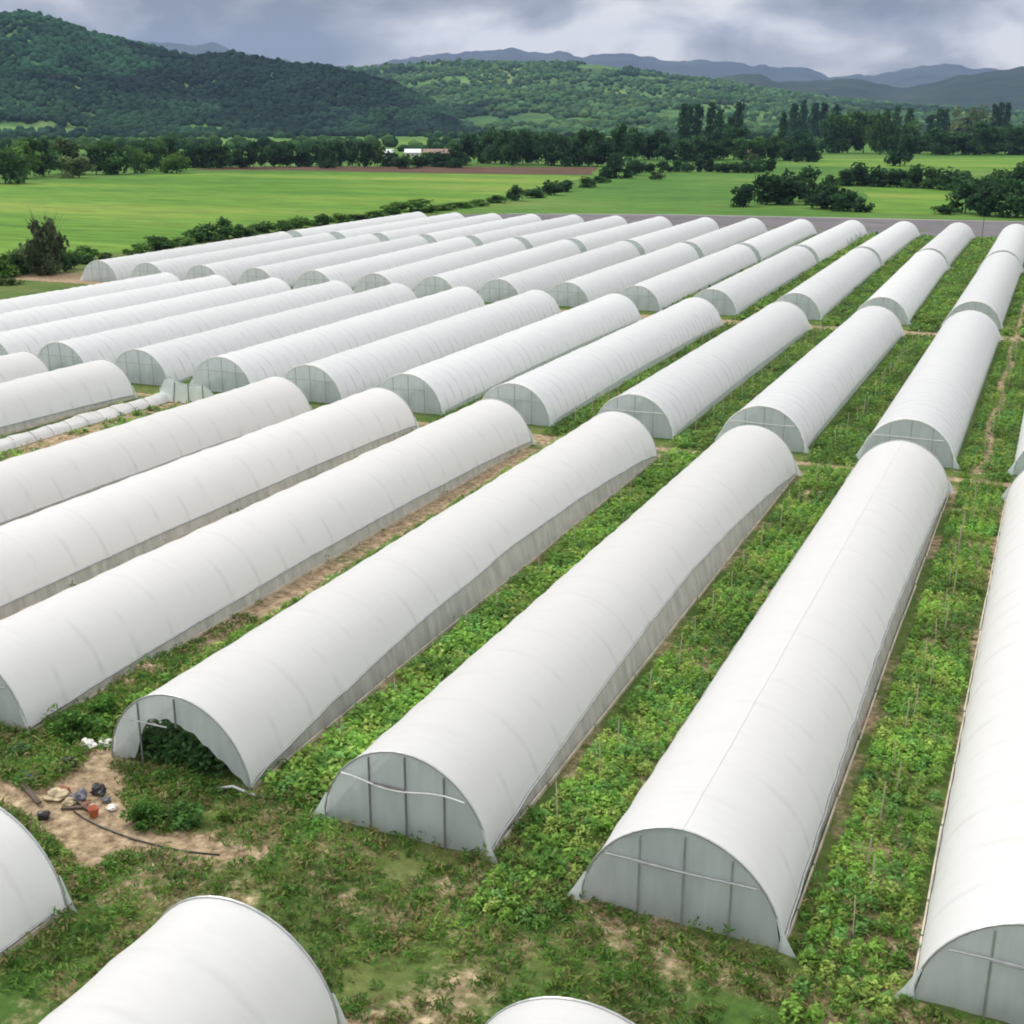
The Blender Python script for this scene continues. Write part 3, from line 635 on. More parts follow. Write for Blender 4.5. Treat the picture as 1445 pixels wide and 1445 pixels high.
# ------------------------------------------------------------------ hoop tunnels
def profile(th, a, h, peak=0.0):
    c, s = math.cos(th), math.sin(th)
    x = a * math.copysign(abs(c) ** 1.0, c); z = h * abs(s) ** 1.06
    z += peak * max(0, 1 - abs(x) / (a * .5))
    return x, z
def arc_at(z, h): return math.asin(max(0, min(1, (z / h) ** (1 / 1.06))))
def prof_z(u, h):                       # height of the arch at cross position u (-1..1)
    c = min(1, abs(u))
    return h * (max(0, 1 - c * c)) ** .53
def tunnel(k0, k1, a, h, film, rib, label, group, right, left=None, detail=2, front='closed', peak=0.0, seed=0, back=True, overlay=False):
    rng = random.Random(seed)
    d = Vector((k1[0] - k0[0], k1[1] - k0[1])); L = d.length; rz = math.atan2(-d.x, d.y)
    root = empty('hoop_tunnel', (k0[0], k0[1], 0), rz); tag(root, label, 'hoop tunnel', group)
    left = left or right
    nb = max(4, int(L / rib)); NA = 26
    def edge(fn, t): return max(.04, fn(t))
    # cover: sags a little between hoops, bottom edges follow the rolled-up vents
    P = []; er = []; el = []
    sub = 4 if detail >= 2 else 2
    amp = [rng.uniform(.006, .016) * (1.0 if film is FILM_A else 1.7) for _ in range(nb + 1)]; lift = [rng.uniform(-.03, .03) for _ in range(nb + 2)]
    for i in range(nb * sub + 1):
        t = i / (nb * sub); y = t * L; f = (i % sub) / sub; b_ = i // sub
        sag = amp[b_] * math.sin(f * math.pi) ** .8 if f else 0
        li = lift[b_] * (1 - f) + lift[b_ + 1] * f
        zr, zl = edge(right, t), edge(left, t)
        t0, t1 = arc_at(zr, h), math.pi - arc_at(zl, h)
        row = []
        for j in range(NA + 1):
            th = t0 + (t1 - t0) * j / NA
            x, z = profile(th, a * (1 - sag), (h + li * math.sin(th)) * (1 - sag), peak)
            row.append((x, y, z))
        P.append(row); er.append((row[0][0], y, row[0][2])); el.append((row[-1][0], y, row[-1][2]))
    c = MB(); c.grid(P); c.build('cover', film, root, smooth=True)
    if overlay:
        ov = MB(); ov.grid([[(x * 1.006 - .002, y, z * 1.004 + .005) for x, y, z in row[NA // 2:]] for row in P]); ov.build('overlay_sheet', FILM_C, root, smooth=True)
    for E_, s, fn in ((er, 1, right), (el, -1, left)):
        if detail >= 2:
            t_ = MB(); t_.tube([(x + s * .04, y, z) for x, y, z in E_[::2]], .035, 6); t_.build('roll_bar', STEEL, root, True)
        cu = MB(); G = []
        for q in range(5 if detail >= 2 else 2):
            v = q / (4 if detail >= 2 else 1); row = []
            for i, (x, y, z) in enumerate(E_):
                w_ = .05 * noise.noise(Vector((y * .9, v * .8, seed + s))) * math.sin(v * math.pi)
                xb = s * (a - .05)
                row.append((xb + (x - s * .06 - xb) * v + w_, y, .0 + (z + .08) * v))
            G.append(row)
        cu.grid(G); cu.build('side_curtain', CURTAIN if film is FILM_A else SHEET, root, smooth=True)
        if detail >= 2:
            bd = MB(); n_ = int(L / 4)
            for q in range(n_):
                y = (q + .5) * L / n_; bd.box((s * (a + .04 + rng.uniform(-.02, .02)), y, .07 + rng.uniform(-.02, .02)), (.05, L / n_ * .97, .15), rng.uniform(-.008, .008))
            bd.build('base_board', BOARD, root)
    # end walls
    for yy, fb in ((.06, 'front'), (L - .06, 'back')):
        if fb == 'back' and not back: continue
        G = []; rows = 9
        for q in range(rows):
            v = q / (rows - 1); row = []
            for j in range(33):
                u = -1 + 2 * j / 32; zt = (prof_z(u, h) + peak * max(0, 1 - abs(u) / .5)) * .99; zb = .0
                if fb == 'front' and front == 'open':
                    zb = interp([(-1, .05), (-.72, .12), (-.66, .25), (-.52, 1.25), (-.42, 1.75), (-.1, 1.86), (.2, 1.62), (.5, 1.05), (.8, .42), (1, .1)], u)
                    zb += .05 * math.sin(u * 31)
                zb = min(zb, zt * .97)
                wv = .06 * noise.noise(Vector((u * 3.5, v * 1.4, seed))) + .03 * noise.noise(Vector((u * 9, v, seed + 4)))
                row.append((u * a * .985, yy + wv, zb + (zt - zb) * v))
            G.append(row)
        e_ = MB(); e_.grid(G); ew = e_.build('end_wall', SHEET, root, smooth=True)
        hp = MB(); hp.tube([profile(math.pi * j / 26, a, h, peak)[:1] + (yy - .05 if fb == 'front' else yy + .05,) + profile(math.pi * j / 26, a, h, peak)[1:] for j in range(27)], .035 if detail >= 2 else .05, 5)
        hp.build('end_hoop', STEEL if detail >= 2 else RAILM, root)
        if detail >= 1 and front != 'open':
            for sx in (-1, 1):             # loose corner of the end film pegged out beside the arch
                fl = MB(); yo = yy + (-.12 if fb == 'front' else .12)
                fl.grid([[(sx * a * .97, yo, .02), (sx * (a + .42), yo - .1, .02)], [(sx * a * .985, yo, .45), (sx * (a + .16), yo - .05, .42)], [(sx * a * .93, yo, .95), (sx * a * .955, yo, .95)]])
                fl.build('corner_flap', SHEET, ew)
        if detail >= 1 and fb == 'front':
            for u in ((-.40, .04, .5) if front != 'open' else (-.52, .02)):
                if front == 'open' and u > 0: z0 = 1.7
                else: z0 = -.05
                po = MB(); po.tube([(u * a, yy - .1, z0), (u * a, yy - .1, prof_z(u, h) * .97)], (.036 if detail >= 2 else .026), 5); po.build('door_post', DARKSTEEL if seed in (6, 7) else STEEL, ew)
            zr_ = h * .60
            ra = MB(); ra.tube([(u * a, yy - .14, zr_ - (.10 if seed == 6 else .015) * math.sin((u + .5) * 5 + seed)) for u in np.linspace(-.74, .74 if front != 'open' else -.1, 14)], 0.03 if seed == 6 else .03 if seed < 44 else .02, 5)
            ra.build('cross_rail', RAILM if seed in (6, 41, 42, 43) else STEEL, ew)
            if front == 'closed' and detail >= 2:
                for q, (u0, u1) in enumerate(((-.40, .04),)):
                    fr_ = MB(); fr_.tube([(u0 * a, yy - .12, zr_ * .98), (u1 * a, yy - .12, zr_ * .98)], .04, 5); fr_.build('door_lintel', DARKSTEEL if seed in (6, 7) else STEEL, ew)
    return root

def vent(lo, hi, p=.6, sh=0.0):
    def f(t): return lo + (hi - lo) * max(0, math.sin(math.pi * min(1, max(0, t + sh * (t - t * t))))) ** p
    return f
def wavy(base, amp, seed):
    def f(t): return base + amp * noise.noise(Vector((t * 9, seed, 0))) + amp * .6 * noise.noise(Vector((t * 30, seed, 3)))
    return f
def plus(f, g): return lambda t: f(t) + g(t)

# nearest cut-off row
for i, (x, yb, lab) in enumerate([(-7.0, 20.0, 'white hoop tunnel cut off at the bottom, right of the other two'), (-15.8, 20.0, 'white hoop tunnel cut off at the bottom, between two others'), (-24.9, 21.1, 'white hoop tunnel end poking in at the bottom left corner beside the dirt')]):
    tunnel((x, -14), (x, yb), 2.75, 2.75, FILM_A, 2.0, lab, 'tunnels of the cut off front row', vent(.08, .5), detail=2, seed=90 + i)
# long nearest row
R1 = {-1: ((1.65, 26.4), (1.75, 70.9)), 0: ((-7.0, 26.95), (-6.74, 71.2)), 1: ((-15.5, 27.7), (-15.4, 71.5)), 2: ((-23.9, 28.1), (-24.1, 71.8)), 3: ((-33.1, 28.25), (-32.7, 72.1)),
      4: ((-41.7, 28.4), (-41.3, 72.4)), 5: ((-50.2, 28.6), (-49.8, 72.7)), 7: ((-66.4, 28.9), (-66.0, 73.2)), 8: ((-74.6, 29.1), (-74.1, 73.5))}
lab1 = {-1: 'white hoop tunnel cut off by the right edge, in the long near row', 0: 'white hoop tunnel with a second sheet edge along its ridge, beside right edge tunnel',
        1: 'white hoop tunnel whose closed front wall shows dark door posts and a sagging white rail',
        2: 'white hoop tunnel with torn open front showing dark green plants inside',
        3: 'white hoop tunnel just left of the one with the torn open front',
        4: 'white hoop tunnel two places left of the torn fronted one, dark soil along its side',
        5: 'white hoop tunnel right beside the uncovered bed and collapsed end frame',
        7: 'white hoop tunnel just left of the uncovered bed and collapsed end frame', 8: 'short visible white tunnel end at the left edge, nearest full row'}
vents1 = {-1: vent(.1, .9), 0: plus(vent(.12, 1.0, .7), wavy(0, .04, 3)), 1: plus(vent(.12, 1.25, .75), wavy(0, .05, 5)), 2: plus(vent(.15, 1.25, .6), wavy(0, .07, 8)), 3: plus(vent(.2, .7), wavy(0, .04, 11)), 4: plus(vent(.35, .7, .4), wavy(0, .04, 13)), 5: plus(vent(.35, .7, .4), wavy(0, .04, 17)), 7: vent(.2, .65), 8: vent(.2, .6)}
for k, (p0, p1) in R1.items():
    tunnel(p0, p1, 2.72, 2.78, FILM_A, 2.0, lab1[k], 'tunnels of the long near row', vents1[k], wavy(.06, .02, 2) if k == -1 else None, detail=2, front='open' if k == 2 else 'closed', peak=.05 if k == 0 else 0, seed=k + 5, overlay=(k == 0))

R2f = [(-6.97, 76.86), (-16.0, 76.98), (-24.7, 77.08), (-33.5, 77.19), (-41.9, 77.29), (-50.26, 77.39), (-58.33, 77.49), (-66.41, 77.59), (-74.58, 77.69), (-82.7, 77.8), (-91.0, 77.9), (-98.2, 78.0)]
R2b = [(-6.89, 126.63), (-15.8, 126.12), (-24.8, 125.6), (-33.7, 125.08), (-42.3, 124.6), (-51.12, 124.1), (-59.71, 123.6), (-67.72, 123.1), (-75.4, 122.7), (-83.5, 122.2), (-91.4, 121.8), (-98.4, 121.4)]
R3f = [(-7.06, 134.1), (-16.1, 133.7), (-25.0, 133.4), (-34.0, 133.0), (-42.5, 132.6), (-50.74, 132.3), (-59.1, 131.9), (-67.26, 131.5), (-75.2, 131.2), (-83.6, 130.9), (-91.86, 130.5), (-99.9, 130.2), (-108.2, 129.8), (-115.9, 129.5)]
R3b = [(-7.03, 189.0), (-16.9, 188.0), (-26.1, 187.0), (-35.1, 186.1), (-43.6, 185.2), (-52.2, 184.3), (-61.2, 183.4), (-70.4, 182.4), (-79.1, 181.5), (-87.3, 180.7), (-95.2, 179.9), (-103.4, 179.0), (-111.2, 178.2), (-119.0, 177.4)]
R4b = [(-7.35, 244.5), (-17.1, 243.8), (-26.6, 243.2), (-35.9, 242.2), (-45.1, 240.9), (-54.1, 239.6), (-63.0, 238.4), (-71.8, 237.1), (-80.4, 235.9), (-88.9, 234.8), (-97.4, 233.5), (-105.4, 232.4), (-113.3, 231.3), (-121.2, 230.1)]
tunnel((1.9, 76.8), (2.0, 127), 2.8, 2.8, FILM_B, 1.25, 'bluish white tunnel cut by the right edge, second full row', 'tunnels of the second row', vent(.1, .35), detail=1, seed=40)
for k, (p0, p1) in enumerate(zip(R2f, R2b)):
    lo = vent(.12, .5, .5) if k < 6 else vent(.15, .35, .5)
    tunnel(p0, p1, 2.8, 2.8, FILM_A if k > 5 and False else FILM_B, 1.25, 'bluish white hoop tunnel in the second full row, %s from the right' % ORD[k + 1], 'tunnels of the second row', plus(lo, wavy(0, .05, k)), detail=1, seed=k + 41)
for k, (p0, p1) in enumerate(zip(R3f, R3b)):
    tunnel(p0, p1, 2.75, 2.75, FILM_B, 1.25, 'pale hoop tunnel in the third row, past the dirt track, %s from the right' % ORD[k] if k < 13 else 'leftmost pale hoop tunnel of the third row, its front standing by the track end', 'tunnels of the third row', plus(vent(.12, .4, .5), wavy(0, .06, k + 20)), detail=1, seed=k + 61)
def torn(t): return .15 + (1.15 if .55 < t < .9 else 0) * (.6 + .4 * math.sin(t * 60)) + .1 * math.sin(t * 25)
for k, p1 in enumerate(R4b):
    p0 = (R3b[k][0] - .1, R3b[k][1] + 3.3)
    lab = 'small pale hoop tunnel in the farthest row by the grey strip, %s from the right' % ORD[k]
    if k == 3: lab = 'far pale tunnel with its side torn open in scallops, beside the grey strip'
    tunnel(p0, p1, 2.75, 2.7, FILM_B, 1.25, lab, 'tunnels of the farthest row', torn if k == 3 else plus(vent(.15, .5, .5), wavy(0, .08, k + 50)), detail=1 if k < 6 else 0, seed=k + 81)

# ------------------------------------------------------------------ uncovered bed and its collapsed end wall (gap in the near row)
root = empty('collapsed_tunnel', (-58.1, 73.2, 0), 0); tag(root, 'collapsed cloudy end frame of the uncovered tunnel in the near row', 'end frame')
G = []
for q in range(8):
    v = q / 7; row = []
    for j in range(31):
        u = -1 + 2 * j / 30
        zt = interp([(-1, .9), (-.8, 1.75), (-.62, 1.95), (-.3, 1.55), (.05, 1.35), (.3, 1.5), (.5, 1.55), (.75, 1.05), (1, .1)], u)
        row.append((u * 2.7, .12 * noise.noise(Vector((u * 3, v * 2, 1))), zt * v))
    G.append(row)
e_ = MB(); e_.grid(G); ew = e_.build('end_wall', SHEET, root, smooth=True)
for u, t in ((-.52, .25), (0, .05), (.5, 0)):
    po = MB(); po.tube([(u * 2.7, -.15, -.05), (u * 2.7 + t, -.15, 1.55)], .045, 5); po.build('door_post', DARKSTEEL, root)
hp = MB(); hp.tube([(2.7, -.1, 0), (2.45, -.1, .7), (1.9, -.1, 1.25), (1.2, -.1, 1.55), (.4, -.1, 1.45), (-.6, -.1, 1.5), (-1.6, -.1, 1.95), (-2.3, -.1, 1.7), (-2.7, -.1, .9)], .035, 5); hp.build('bent_hoop', STEEL, root)
BED = (-61.3, -60.9)
def bed_x(y): return BED[0] + (BED[1] - BED[0]) * (y - 30) / 43
G = []
for i in range(120):
    y = 29 + i * .376; row = []
    for j in range(13):
        v = j / 12; wv = noise.noise(Vector((y * .5, v * 2, 2)))
        z = .12 + .42 * math.sin(v * math.pi) ** .7 + .16 * wv + .07 * noise.noise(Vector((y * 2.2, v * 6, 4)))
        row.append((bed_x(y) - .85 + 1.7 * v + .25 * noise.noise(Vector((y * .3, v, 7))), y, max(.05, z) if 0 < j < 12 else .03))
    G.append(row)
c = MB(); c.grid(G); tag(c.build('fallen_cover', FILM_A, None, smooth=True), 'crumpled white film lying in a long strip on the uncovered bed', 'plastic sheet')
for q in range(26):
    root_ = MB(); y = 0
    hp = MB(); hp.tube([(.9 * math.cos(t), 0, .66 * math.sin(t)) for t in np.linspace(0, math.pi, 12)], .016, 4)
    if q == 0: HOOP = hp.mesh('wire_hoop'); HOOP.materials.append(DARKSTEEL)
    o = link('wire_hoop', HOOP, None); o.location = (bed_x(31 + q * 1.6), 31 + q * 1.6, -.02); o.rotation_euler = (random.uniform(-.1, .1), 0, random.uniform(-.08, .08))
    tag(o, 'thin bare wire hoop arching over the fallen white film strip', 'wire hoop', 'wire hoops over the fallen film')

# ------------------------------------------------------------------ crops, weeds and grass
CC = []; SS = []; TT = []
CROPT = [np.array(c) for c in ((.24, .43, .075), (.27, .46, .085), (.19, .38, .07), (.34, .46, .11), (.18, .38, .095))]
def clump(x, y, r, h, n_, s, t):
    a = RNG.uniform(0, 6.283, n_); rr = r * np.sqrt(RNG.uniform(0, 1, n_)); zz = h * (1 - (rr / r) ** 2 * .7) * RNG.uniform(.3, 1.0, n_)
    CC.append(np.stack([x + rr * np.cos(a), y + rr * np.sin(a), zz + .02], 1)); SS.append(RNG.uniform(.6, 1.3, n_) * s)
    TT.append(t[None, :] * RNG.uniform(.6, 1.35, (n_, 1)))
def axis_x(seg, y): (x0, y0), (x1, y1) = seg; return x0 + (x1 - x0) * (y - y0) / (y1 - y0)
def crop_strip(segL, segR, y0, y1, rows, sp, n_, s, r, h, miss, lane=False, frac=(0, 1), tk=1.0):
    y = y0
    while y < y1:
        xl = axis_x(segL, y) + 3.2; xr = axis_x(segR, y) - 2.95; w = xr - xl
        for q in range(rows):
            f = frac[0] + (frac[1] - frac[0]) * (q + .5) / rows
            x = xl + w * f + random.uniform(-.06, .06)
            d = fbm(x, y, .22, 3)
            if lane and abs(x + 2.7 - .15 * math.sin(y * .4)) < .28: continue
            if random.random() < miss + .35 * max(0, -d): continue
            t = CROPT[int(random.random() * 5)] * (1 + .3 * d) * tk
            k = random.uniform(.75, 1.3) * (1 + .25 * d)
            clump(x, y + random.uniform(-.15, .15), r * k, h * k, n_, s * random.uniform(.85, 1.15), t)
        y += sp
segs1 = {k: v for k, v in R1.items()}
crop_strip(segs1[0], segs1[-1], 24.5, 73.7, 5, .42, 66, .072, .25, .42, .06)
crop_strip(segs1[1], segs1[0], 25.5, 73.6, 5, .42, 66, .072, .25, .42, .06)
crop_strip(segs1[2], segs1[1], 28.5, 73.8, 5, .42, 46, .105, .40, .50, .08)
crop_strip(segs1[3], segs1[2], 28.8, 73.8, 4, .42, 66, .075, .27, .42, .12, frac=(.36, 1))
crop_strip(segs1[4], segs1[3], 29, 72, 2, .9, 20, .18, .5, .4, .55)
crop_strip(segs1[5], segs1[4], 29, 72, 2, .9, 20, .18, .5, .4, .55)
crop_strip(((-66.4, 29), (-66, 73)), ((-50.2, 29), (-49.8, 73)), 40, 76, 7, .8, 16, .2, .5, .3, .55)
segs2 = {-1: ((1.9, 76.8), (2.0, 127))}
for k in range(12): segs2[k] = (R2f[k], R2b[k])
for k in range(0, 6): crop_strip(segs2[k], segs2[k - 1], 75.1, 126.6, 5, .6, 34 if k < 4 else 16, .115, .40, .5, .10, lane=(k == 0), tk=.72)
for k in range(6, 9): crop_strip(segs2[k], segs2[k - 1], 76, 84, 3, .8, 14, .22, .55, .4, .2)
segs3 = {-1: ((2, 134), (2.2, 190))}
for k in range(14): segs3[k] = (R3f[k], R3b[k])
for k in range(0, 6): crop_strip(segs3[k], segs3[k - 1], 130.2, 190, 4, 1.0, 18, .22, .6, .5, .12, lane=(k == 0), tk=.7)
segs4 = {-1: ((2, 190), (2.2, 245))}
for k in range(14): segs4[k] = ((R3b[k][0], R3b[k][1] + 3), R4b[k])
for k in range(0, 4): crop_strip(segs4[k], segs4[k - 1], 191, 243, 3, 1.2, 12, .32, .8, .6, .15, tk=.75)
# plants inside the tunnels, seen through the fronts
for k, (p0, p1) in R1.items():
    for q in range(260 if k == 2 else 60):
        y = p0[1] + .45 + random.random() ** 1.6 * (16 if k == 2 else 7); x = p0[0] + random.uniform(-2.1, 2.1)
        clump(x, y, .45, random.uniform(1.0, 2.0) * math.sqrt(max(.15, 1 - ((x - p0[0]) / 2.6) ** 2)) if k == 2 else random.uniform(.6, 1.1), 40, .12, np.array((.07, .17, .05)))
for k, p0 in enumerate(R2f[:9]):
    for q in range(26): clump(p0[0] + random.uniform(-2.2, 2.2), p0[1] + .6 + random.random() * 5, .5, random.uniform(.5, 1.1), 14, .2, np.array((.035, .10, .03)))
V, F, T = quads(np.concatenate(CC), np.concatenate(SS), np.concatenate(TT), .55, .6)
tag(link('crop_plants', mesh_np('crop_plants', V, F, False, tint=T), LEAF_CROP), 'low leafy green crop growing in strips between the tunnels', 'crop', kind='stuff')
# grass and weeds round the front ends and along the yard
CC, SS, TT = [], [], []
def wild(n_, xr, yr, cond, size):
    k = 0
    while k < n_:
        x, y = random.uniform(*xr), random.uniform(*yr); k += 1
        if not cond(x, y): continue
        d = fbm(x + 30, y, .3, 4)
        if d < -.2 and random.random() < .7: continue
        g_ = random.random()
        t = np.array((.115, .25, .045)) if g_ < .5 else np.array((.19, .28, .06)) if g_ < .8 else np.array((.30, .26, .12))
        clump(x, y, random.uniform(.14, .34) * size, random.uniform(.1, .42) * (1 + d) * size, 15, .10 * size, t * (1 + .3 * d))
def free(x, y):
    for k, (p0, p1) in R1.items():
        if p0[1] - .1 < y < p1[1] and abs(x - p0[0]) < 2.85: return False
    for x_, yb in ((-7, 20), (-15.8, 20), (-24.9, 21.1)):
        if y < yb + .1 and abs(x - x_) < 2.9: return False
    return polydist(yard, x, y) < .25 + .3 * fbm(x, y, .8, 2)
wild(7500, (-37, 3), (18, 30.5), free, 1.0)
wild(2200, (-33, -26), (28, 40), free, 1.1)
wild(2600, (-31, -22), (20, 28.4), free, 1.0)
wild(2500, (-60, -30), (29, 72), free, 1.0)
V, F, T = quads(np.concatenate(CC), np.concatenate(SS), np.concatenate(TT), .2, .3)
tag(link('grass_weeds', mesh_np('grass_weeds', V, F, False, tint=T), LEAF_CROP), 'rough grass and weeds around the tunnel ends and dirt yard', 'grass', kind='stuff')
for px, py, h, w, t, lab in [(205, 1160, 40, 64, (.10, .22, .05), 'lush green weed clump at the dirt edge before the torn tunnel front'), (262, 1158, 44, 66, (.095, .21, .055), 'second lush weed clump, right of another, before the torn tunnel front'),
                             (108, 1040, 50, 70, (.08, .18, .04), 'tall weed clump above the debris between two left tunnels'), (152, 1010, 44, 60, (.10, .22, .045), 'weed clump left of the torn fronted tunnel, beside its cover'), (28, 1068, 26, 56, (.11, .19, .08), 'grey green weed clump below the left tunnel front'),
                             (318, 1160, 26, 44, (.16, .26, .05), 'yellow green weed clump between the torn tunnel and the closed tunnel front')]:
    plant(px, py, h, w, 'bush', t, 'weed_clump', lab, None, False, 'weeds')

# ------------------------------------------------------------------ stakes in the crop strips
STK = plain('stake_wood', (.42, .36, .27), .85, .2)
sm = MB(); sm.tube([(0, 0, -.1), (.01, .01, .7), (0, .02, 1.4)], .022, 5, .018); STAKE = sm.mesh('stake'); STAKE.materials.append(STK)
def stakes(segL, segR, y0, y1, n_, f, group, label):
    for i in range(n_):
        y = y0 + (y1 - y0) * (i + random.uniform(.2, .8)) / n_
        xl = axis_x(segL, y) + 2.95; xr = axis_x(segR, y) - 2.95
        o = link('crop_stake', STAKE, None); o.location = (xl + (xr - xl) * (f + random.uniform(-.08, .08)), y, 0)
        o.rotation_euler = (random.uniform(-.06, .06), random.uniform(-.06, .06), 0); o.scale = (1, 1, random.uniform(.75, 1.15))
        tag(o, label, 'stake', group)
stakes(segs1[0], segs1[-1], 27, 71, 22, .5, 'stakes right of the creased tunnel', 'thin wooden stake among crops right of the tunnel with the creased ridge')
stakes(segs1[1], segs1[0], 28, 71, 14, .4, 'stakes left of the creased tunnel', 'thin wooden stake among crops left of the tunnel with the creased ridge')
stakes(segs1[2], segs1[1], 29, 71, 9, .35, 'stakes left of the closed front tunnel', 'thin wooden stake among crops left of the tunnel with closed front')
stakes(segs2[0], segs2[-1], 77, 126, 18, .5, 'stakes in the rightmost second strip', 'thin stake in the rightmost crop strip of the second row')
stakes(segs2[1], segs2[0], 77, 126, 18, .5, 'stakes in the second strip from the right', 'thin stake in the second row crop strip, next to the rightmost strip')
stakes(segs2[2], segs2[1], 77, 126, 16, .45, 'stakes in the third strip from the right', 'thin stake in the second row crop strip, third strip from the right')
stakes(segs2[3], segs2[2], 77, 126, 16, .45, 'stakes in the fourth strip from the right', 'thin stake in the second row crop strip, fourth strip from the right')

# ------------------------------------------------------------------ debris in the yard
BLACK = plain('black_plastic', (.025, .025, .028), .35); ORANGE = plain('orange_plastic', (.50, .13, .06), .5, .25, 8); CREAM = plain('pale_sack', (.46, .38, .25), .85, .3, 6)
GREYB = plain('grey_bag', (.11, .11, .14), .5, .3, 5); BLUE = plain('blue_cloth', (.16, .22, .42), .8, .25, 4); WHITEP = plain('white_scrap', (.75, .74, .70), .6, .1); WOOD = plain('dark_wood', (.10, .075, .055), .85, .25); PINK = plain('faded_sheet', (.62, .42, .33), .7, .2)
def crumple(name, px, py, wpx, hpx, mat, label, cat, seed, dpx=None):
    """a slack bag or sheet: folded, uneven heap resting on the ground"""
    x, y = gnd(px, py); w, h = metres(px, py, wpx), metres(px, py, hpx); d = metres(px, py, dpx or wpx * .8)
    bm = bmesh.new(); bmesh.ops.create_icosphere(bm, subdivisions=4, radius=.5)
    for v in bm.verts:
        p_ = v.co.copy(); k = 1 + .7 * noise.noise(p_ * 2.6 + Vector((seed, 0, 0))) + .14 * noise.noise(p_ * 8 + Vector((0, seed, 0)))
        v.co = Vector((p_.x * w * k, p_.y * d * k, max(0, (p_.z + .32) * h * k / .82)))
    me = bpy.data.meshes.new(name); bm.to_mesh(me); bm.free(); me.polygons.foreach_set('use_smooth', [True] * len(me.polygons))
    o = link(name, me, mat); o.location = (x, y, .02); tag(o, label, cat); return o
crumple('sack', 78, 1126, 34, 10, CREAM, 'pale straw coloured sack lying in the debris heap', 'sack', 1)
crumple('sack', 98, 1135, 20, 8, CREAM, 'small pale sack slumped in front of the grey bags in the heap', 'sack', 9)
crumple('bin_bag', 112, 1130, 24, 15, GREYB, 'dark purplish grey bag behind the orange bucket', 'bag', 2)
crumple('bin_bag', 140, 1120, 24, 13, BLACK, 'black bag at the top right of the debris heap', 'bag', 3)
crumple('work_cloth', 42, 1100, 34, 9, BLUE, 'blue cloth dropped on the weeds left of the heap', 'cloth', 4)
crumple('plastic_heap', 96, 1082, 26, 14, BLACK, 'black plastic heap above the debris near the grass', 'plastic', 5)
crumple('film_scrap', 124, 1054, 24, 10, WHITEP, 'white crumpled film scrap by the weeds left of the torn tunnel', 'film', 6)
crumple('film_scrap', 152, 1050, 26, 7, WHITEP, 'flat white film strip lying at the torn tunnel corner', 'film', 7)
crumple('film_scrap', 158, 1142, 16, 6, WHITEP, 'small white scrap on the dirt right of the orange bucket', 'film', 8)
crumple('faded_sheet', 214, 950, 34, 14, PINK, 'faded pinkish sheet in the weeds beside the second left tunnel', 'sheet', 10)
crumple('faded_sheet', 182, 966, 22, 8, PINK, 'smaller pinkish scrap in the weeds, below the bigger faded sheet', 'sheet', 12)
RUST = plain('rust_scrap', (.26, .10, .06), .8, .3, 6)
crumple('rag', 122, 1140, 18, 8, RUST, 'rusty red rag between the grey bag and the orange bucket', 'rag', 15)
crumple('rag', 150, 1132, 14, 6, GREYB, 'small grey rag right of the black bag in the heap', 'rag', 16)
crumple('rag', 90, 1118, 22, 7, RUST, 'brown rag behind the straw coloured sack', 'rag', 17)
b = MB(); x, y = gnd(108, 1142); b.box((x, y, .07), (.9, .12, .05), .5); b.box((x + .1, y + .15, .12), (.8, .1, .05), -.4); tag(b.build('scrap_wood', WOOD), 'two crossed dark scrap boards in front of the grey bag', 'boards')
x, y = gnd(133, 1152); root = empty('bucket', (x, y, 0), .4); tag(root, 'orange plastic bucket beside the dark bags in the debris', 'bucket')
s_ = metres(133, 1152, 19); b = MB(); b.lathe([(.30 * s_, 0), (.34 * s_, .05 * s_), (.44 * s_, .8 * s_), (.47 * s_, .84 * s_), (.42 * s_, .84 * s_), (.32 * s_, .1 * s_)], n=20); b.build('body', ORANGE, root, True)
b = MB(); b.tube([(.46 * s_ * math.cos(t), .03, .8 * s_ + .3 * s_ * math.sin(t)) for t in np.linspace(0, math.pi, 10)], .012, 5); b.build('handle', STEEL, root)
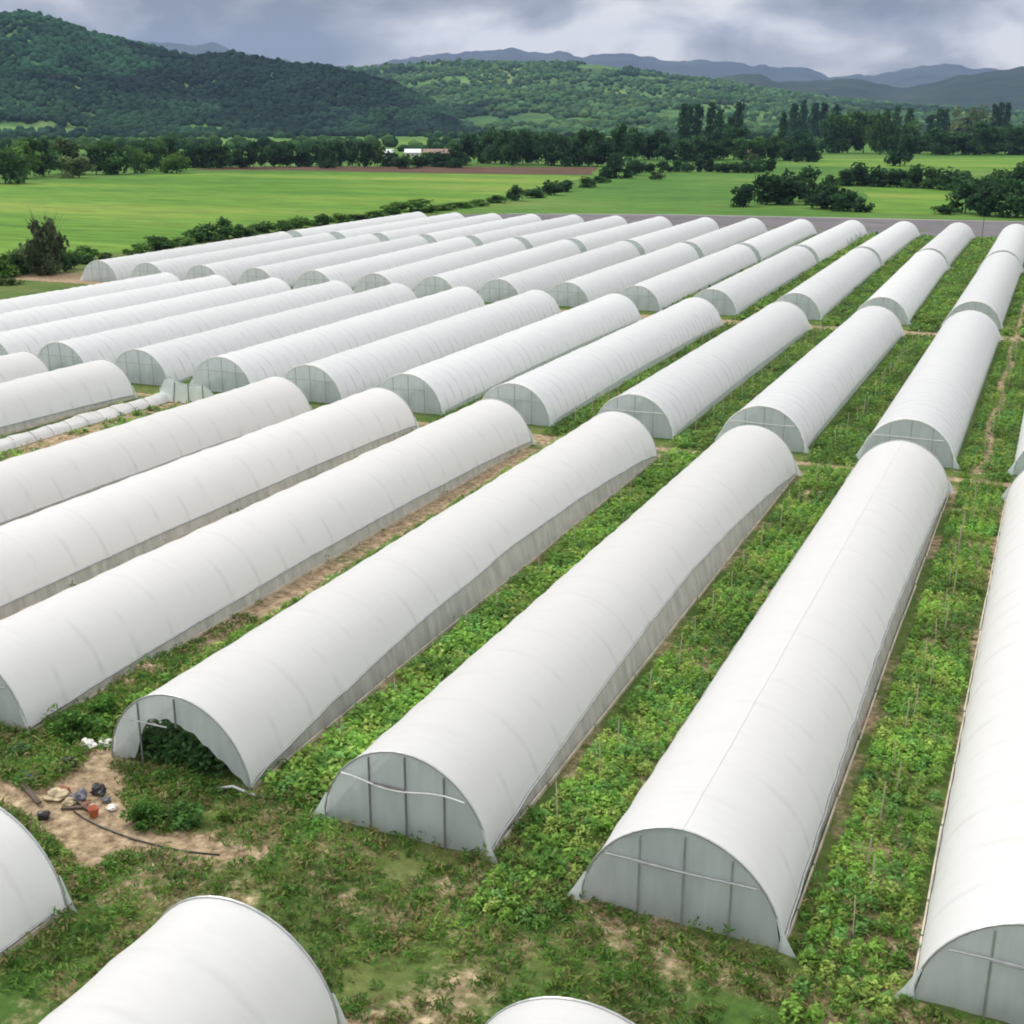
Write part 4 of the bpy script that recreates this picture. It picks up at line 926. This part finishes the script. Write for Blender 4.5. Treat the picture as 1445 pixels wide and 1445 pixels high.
x, y = gnd(62, 1156); root = empty('drum', (x, y, 0), .6); tag(root, 'small black plastic drum lying alone on the dirt left of the heap', 'drum')
s_ = metres(62, 1156, 19); b = MB(); b.lathe([(.30 * s_, -.45 * s_), (.36 * s_, -.4 * s_), (.37 * s_, 0), (.36 * s_, .4 * s_), (.30 * s_, .45 * s_)], (0, 0, .37 * s_), 18, 'X'); b.build('body', BLACK, root, True)
b = MB(); b.lathe([(.10 * s_, .45 * s_), (.10 * s_, .53 * s_), (.06 * s_, .55 * s_)], (0, .12 * s_, .5 * s_), 10, 'X'); b.build('cap', GREYB, root, True)
h_ = MB(); h_.tube([(*gnd(px, py), .04) for px, py in [(104, 1146), (118, 1156), (140, 1167), (165, 1177), (190, 1186), (220, 1194), (260, 1203), (310, 1208)]], .024, 6); tag(h_.build('hose', BLACK, None, True), 'black irrigation hose running across the bare dirt from the heap', 'hose')
h_ = MB(); x0, y0 = gnd(30, 1108); x1, y1 = gnd(56, 1138); h_.box(((x0 + x1) / 2, (y0 + y1) / 2, .12), (math.hypot(x1 - x0, y1 - y0), .16, .07), math.atan2(y1 - y0, x1 - x0)); tag(h_.build('plank', WOOD), 'dark plank lying between the blue cloth and the black drum', 'plank')
h_ = MB(); h_.tube([(*gnd(300, 1115), .03), (*gnd(330, 1120), .25), (*gnd(352, 1124), .1), (*gnd(375, 1128), .05)], .06, 6); tag(h_.build('loose_pipe', STEEL, None, True), 'grey loose pipe on the soil at the torn tunnel right corner', 'pipe')

# ------------------------------------------------------------------ air
hz = MB(); hz.box((-4000, 7300, 571), (26000, 17000, 1144)); 
m, n, l = new_mat('air')
pv = N(n, 'ShaderNodeVolumePrincipled'); pv.inputs['Color'].default_value = (.40, .53, .97, 1); pv.inputs['Density'].default_value = 4.0e-5; pv.inputs['Anisotropy'].default_value = 0.0
o = N(n, 'ShaderNodeOutputMaterial'); l.new(pv.outputs[0], o.inputs['Volume'])
tag(hz.build('haze', m), 'pale blue haze over the far valley and mountains', 'haze', kind='stuff')
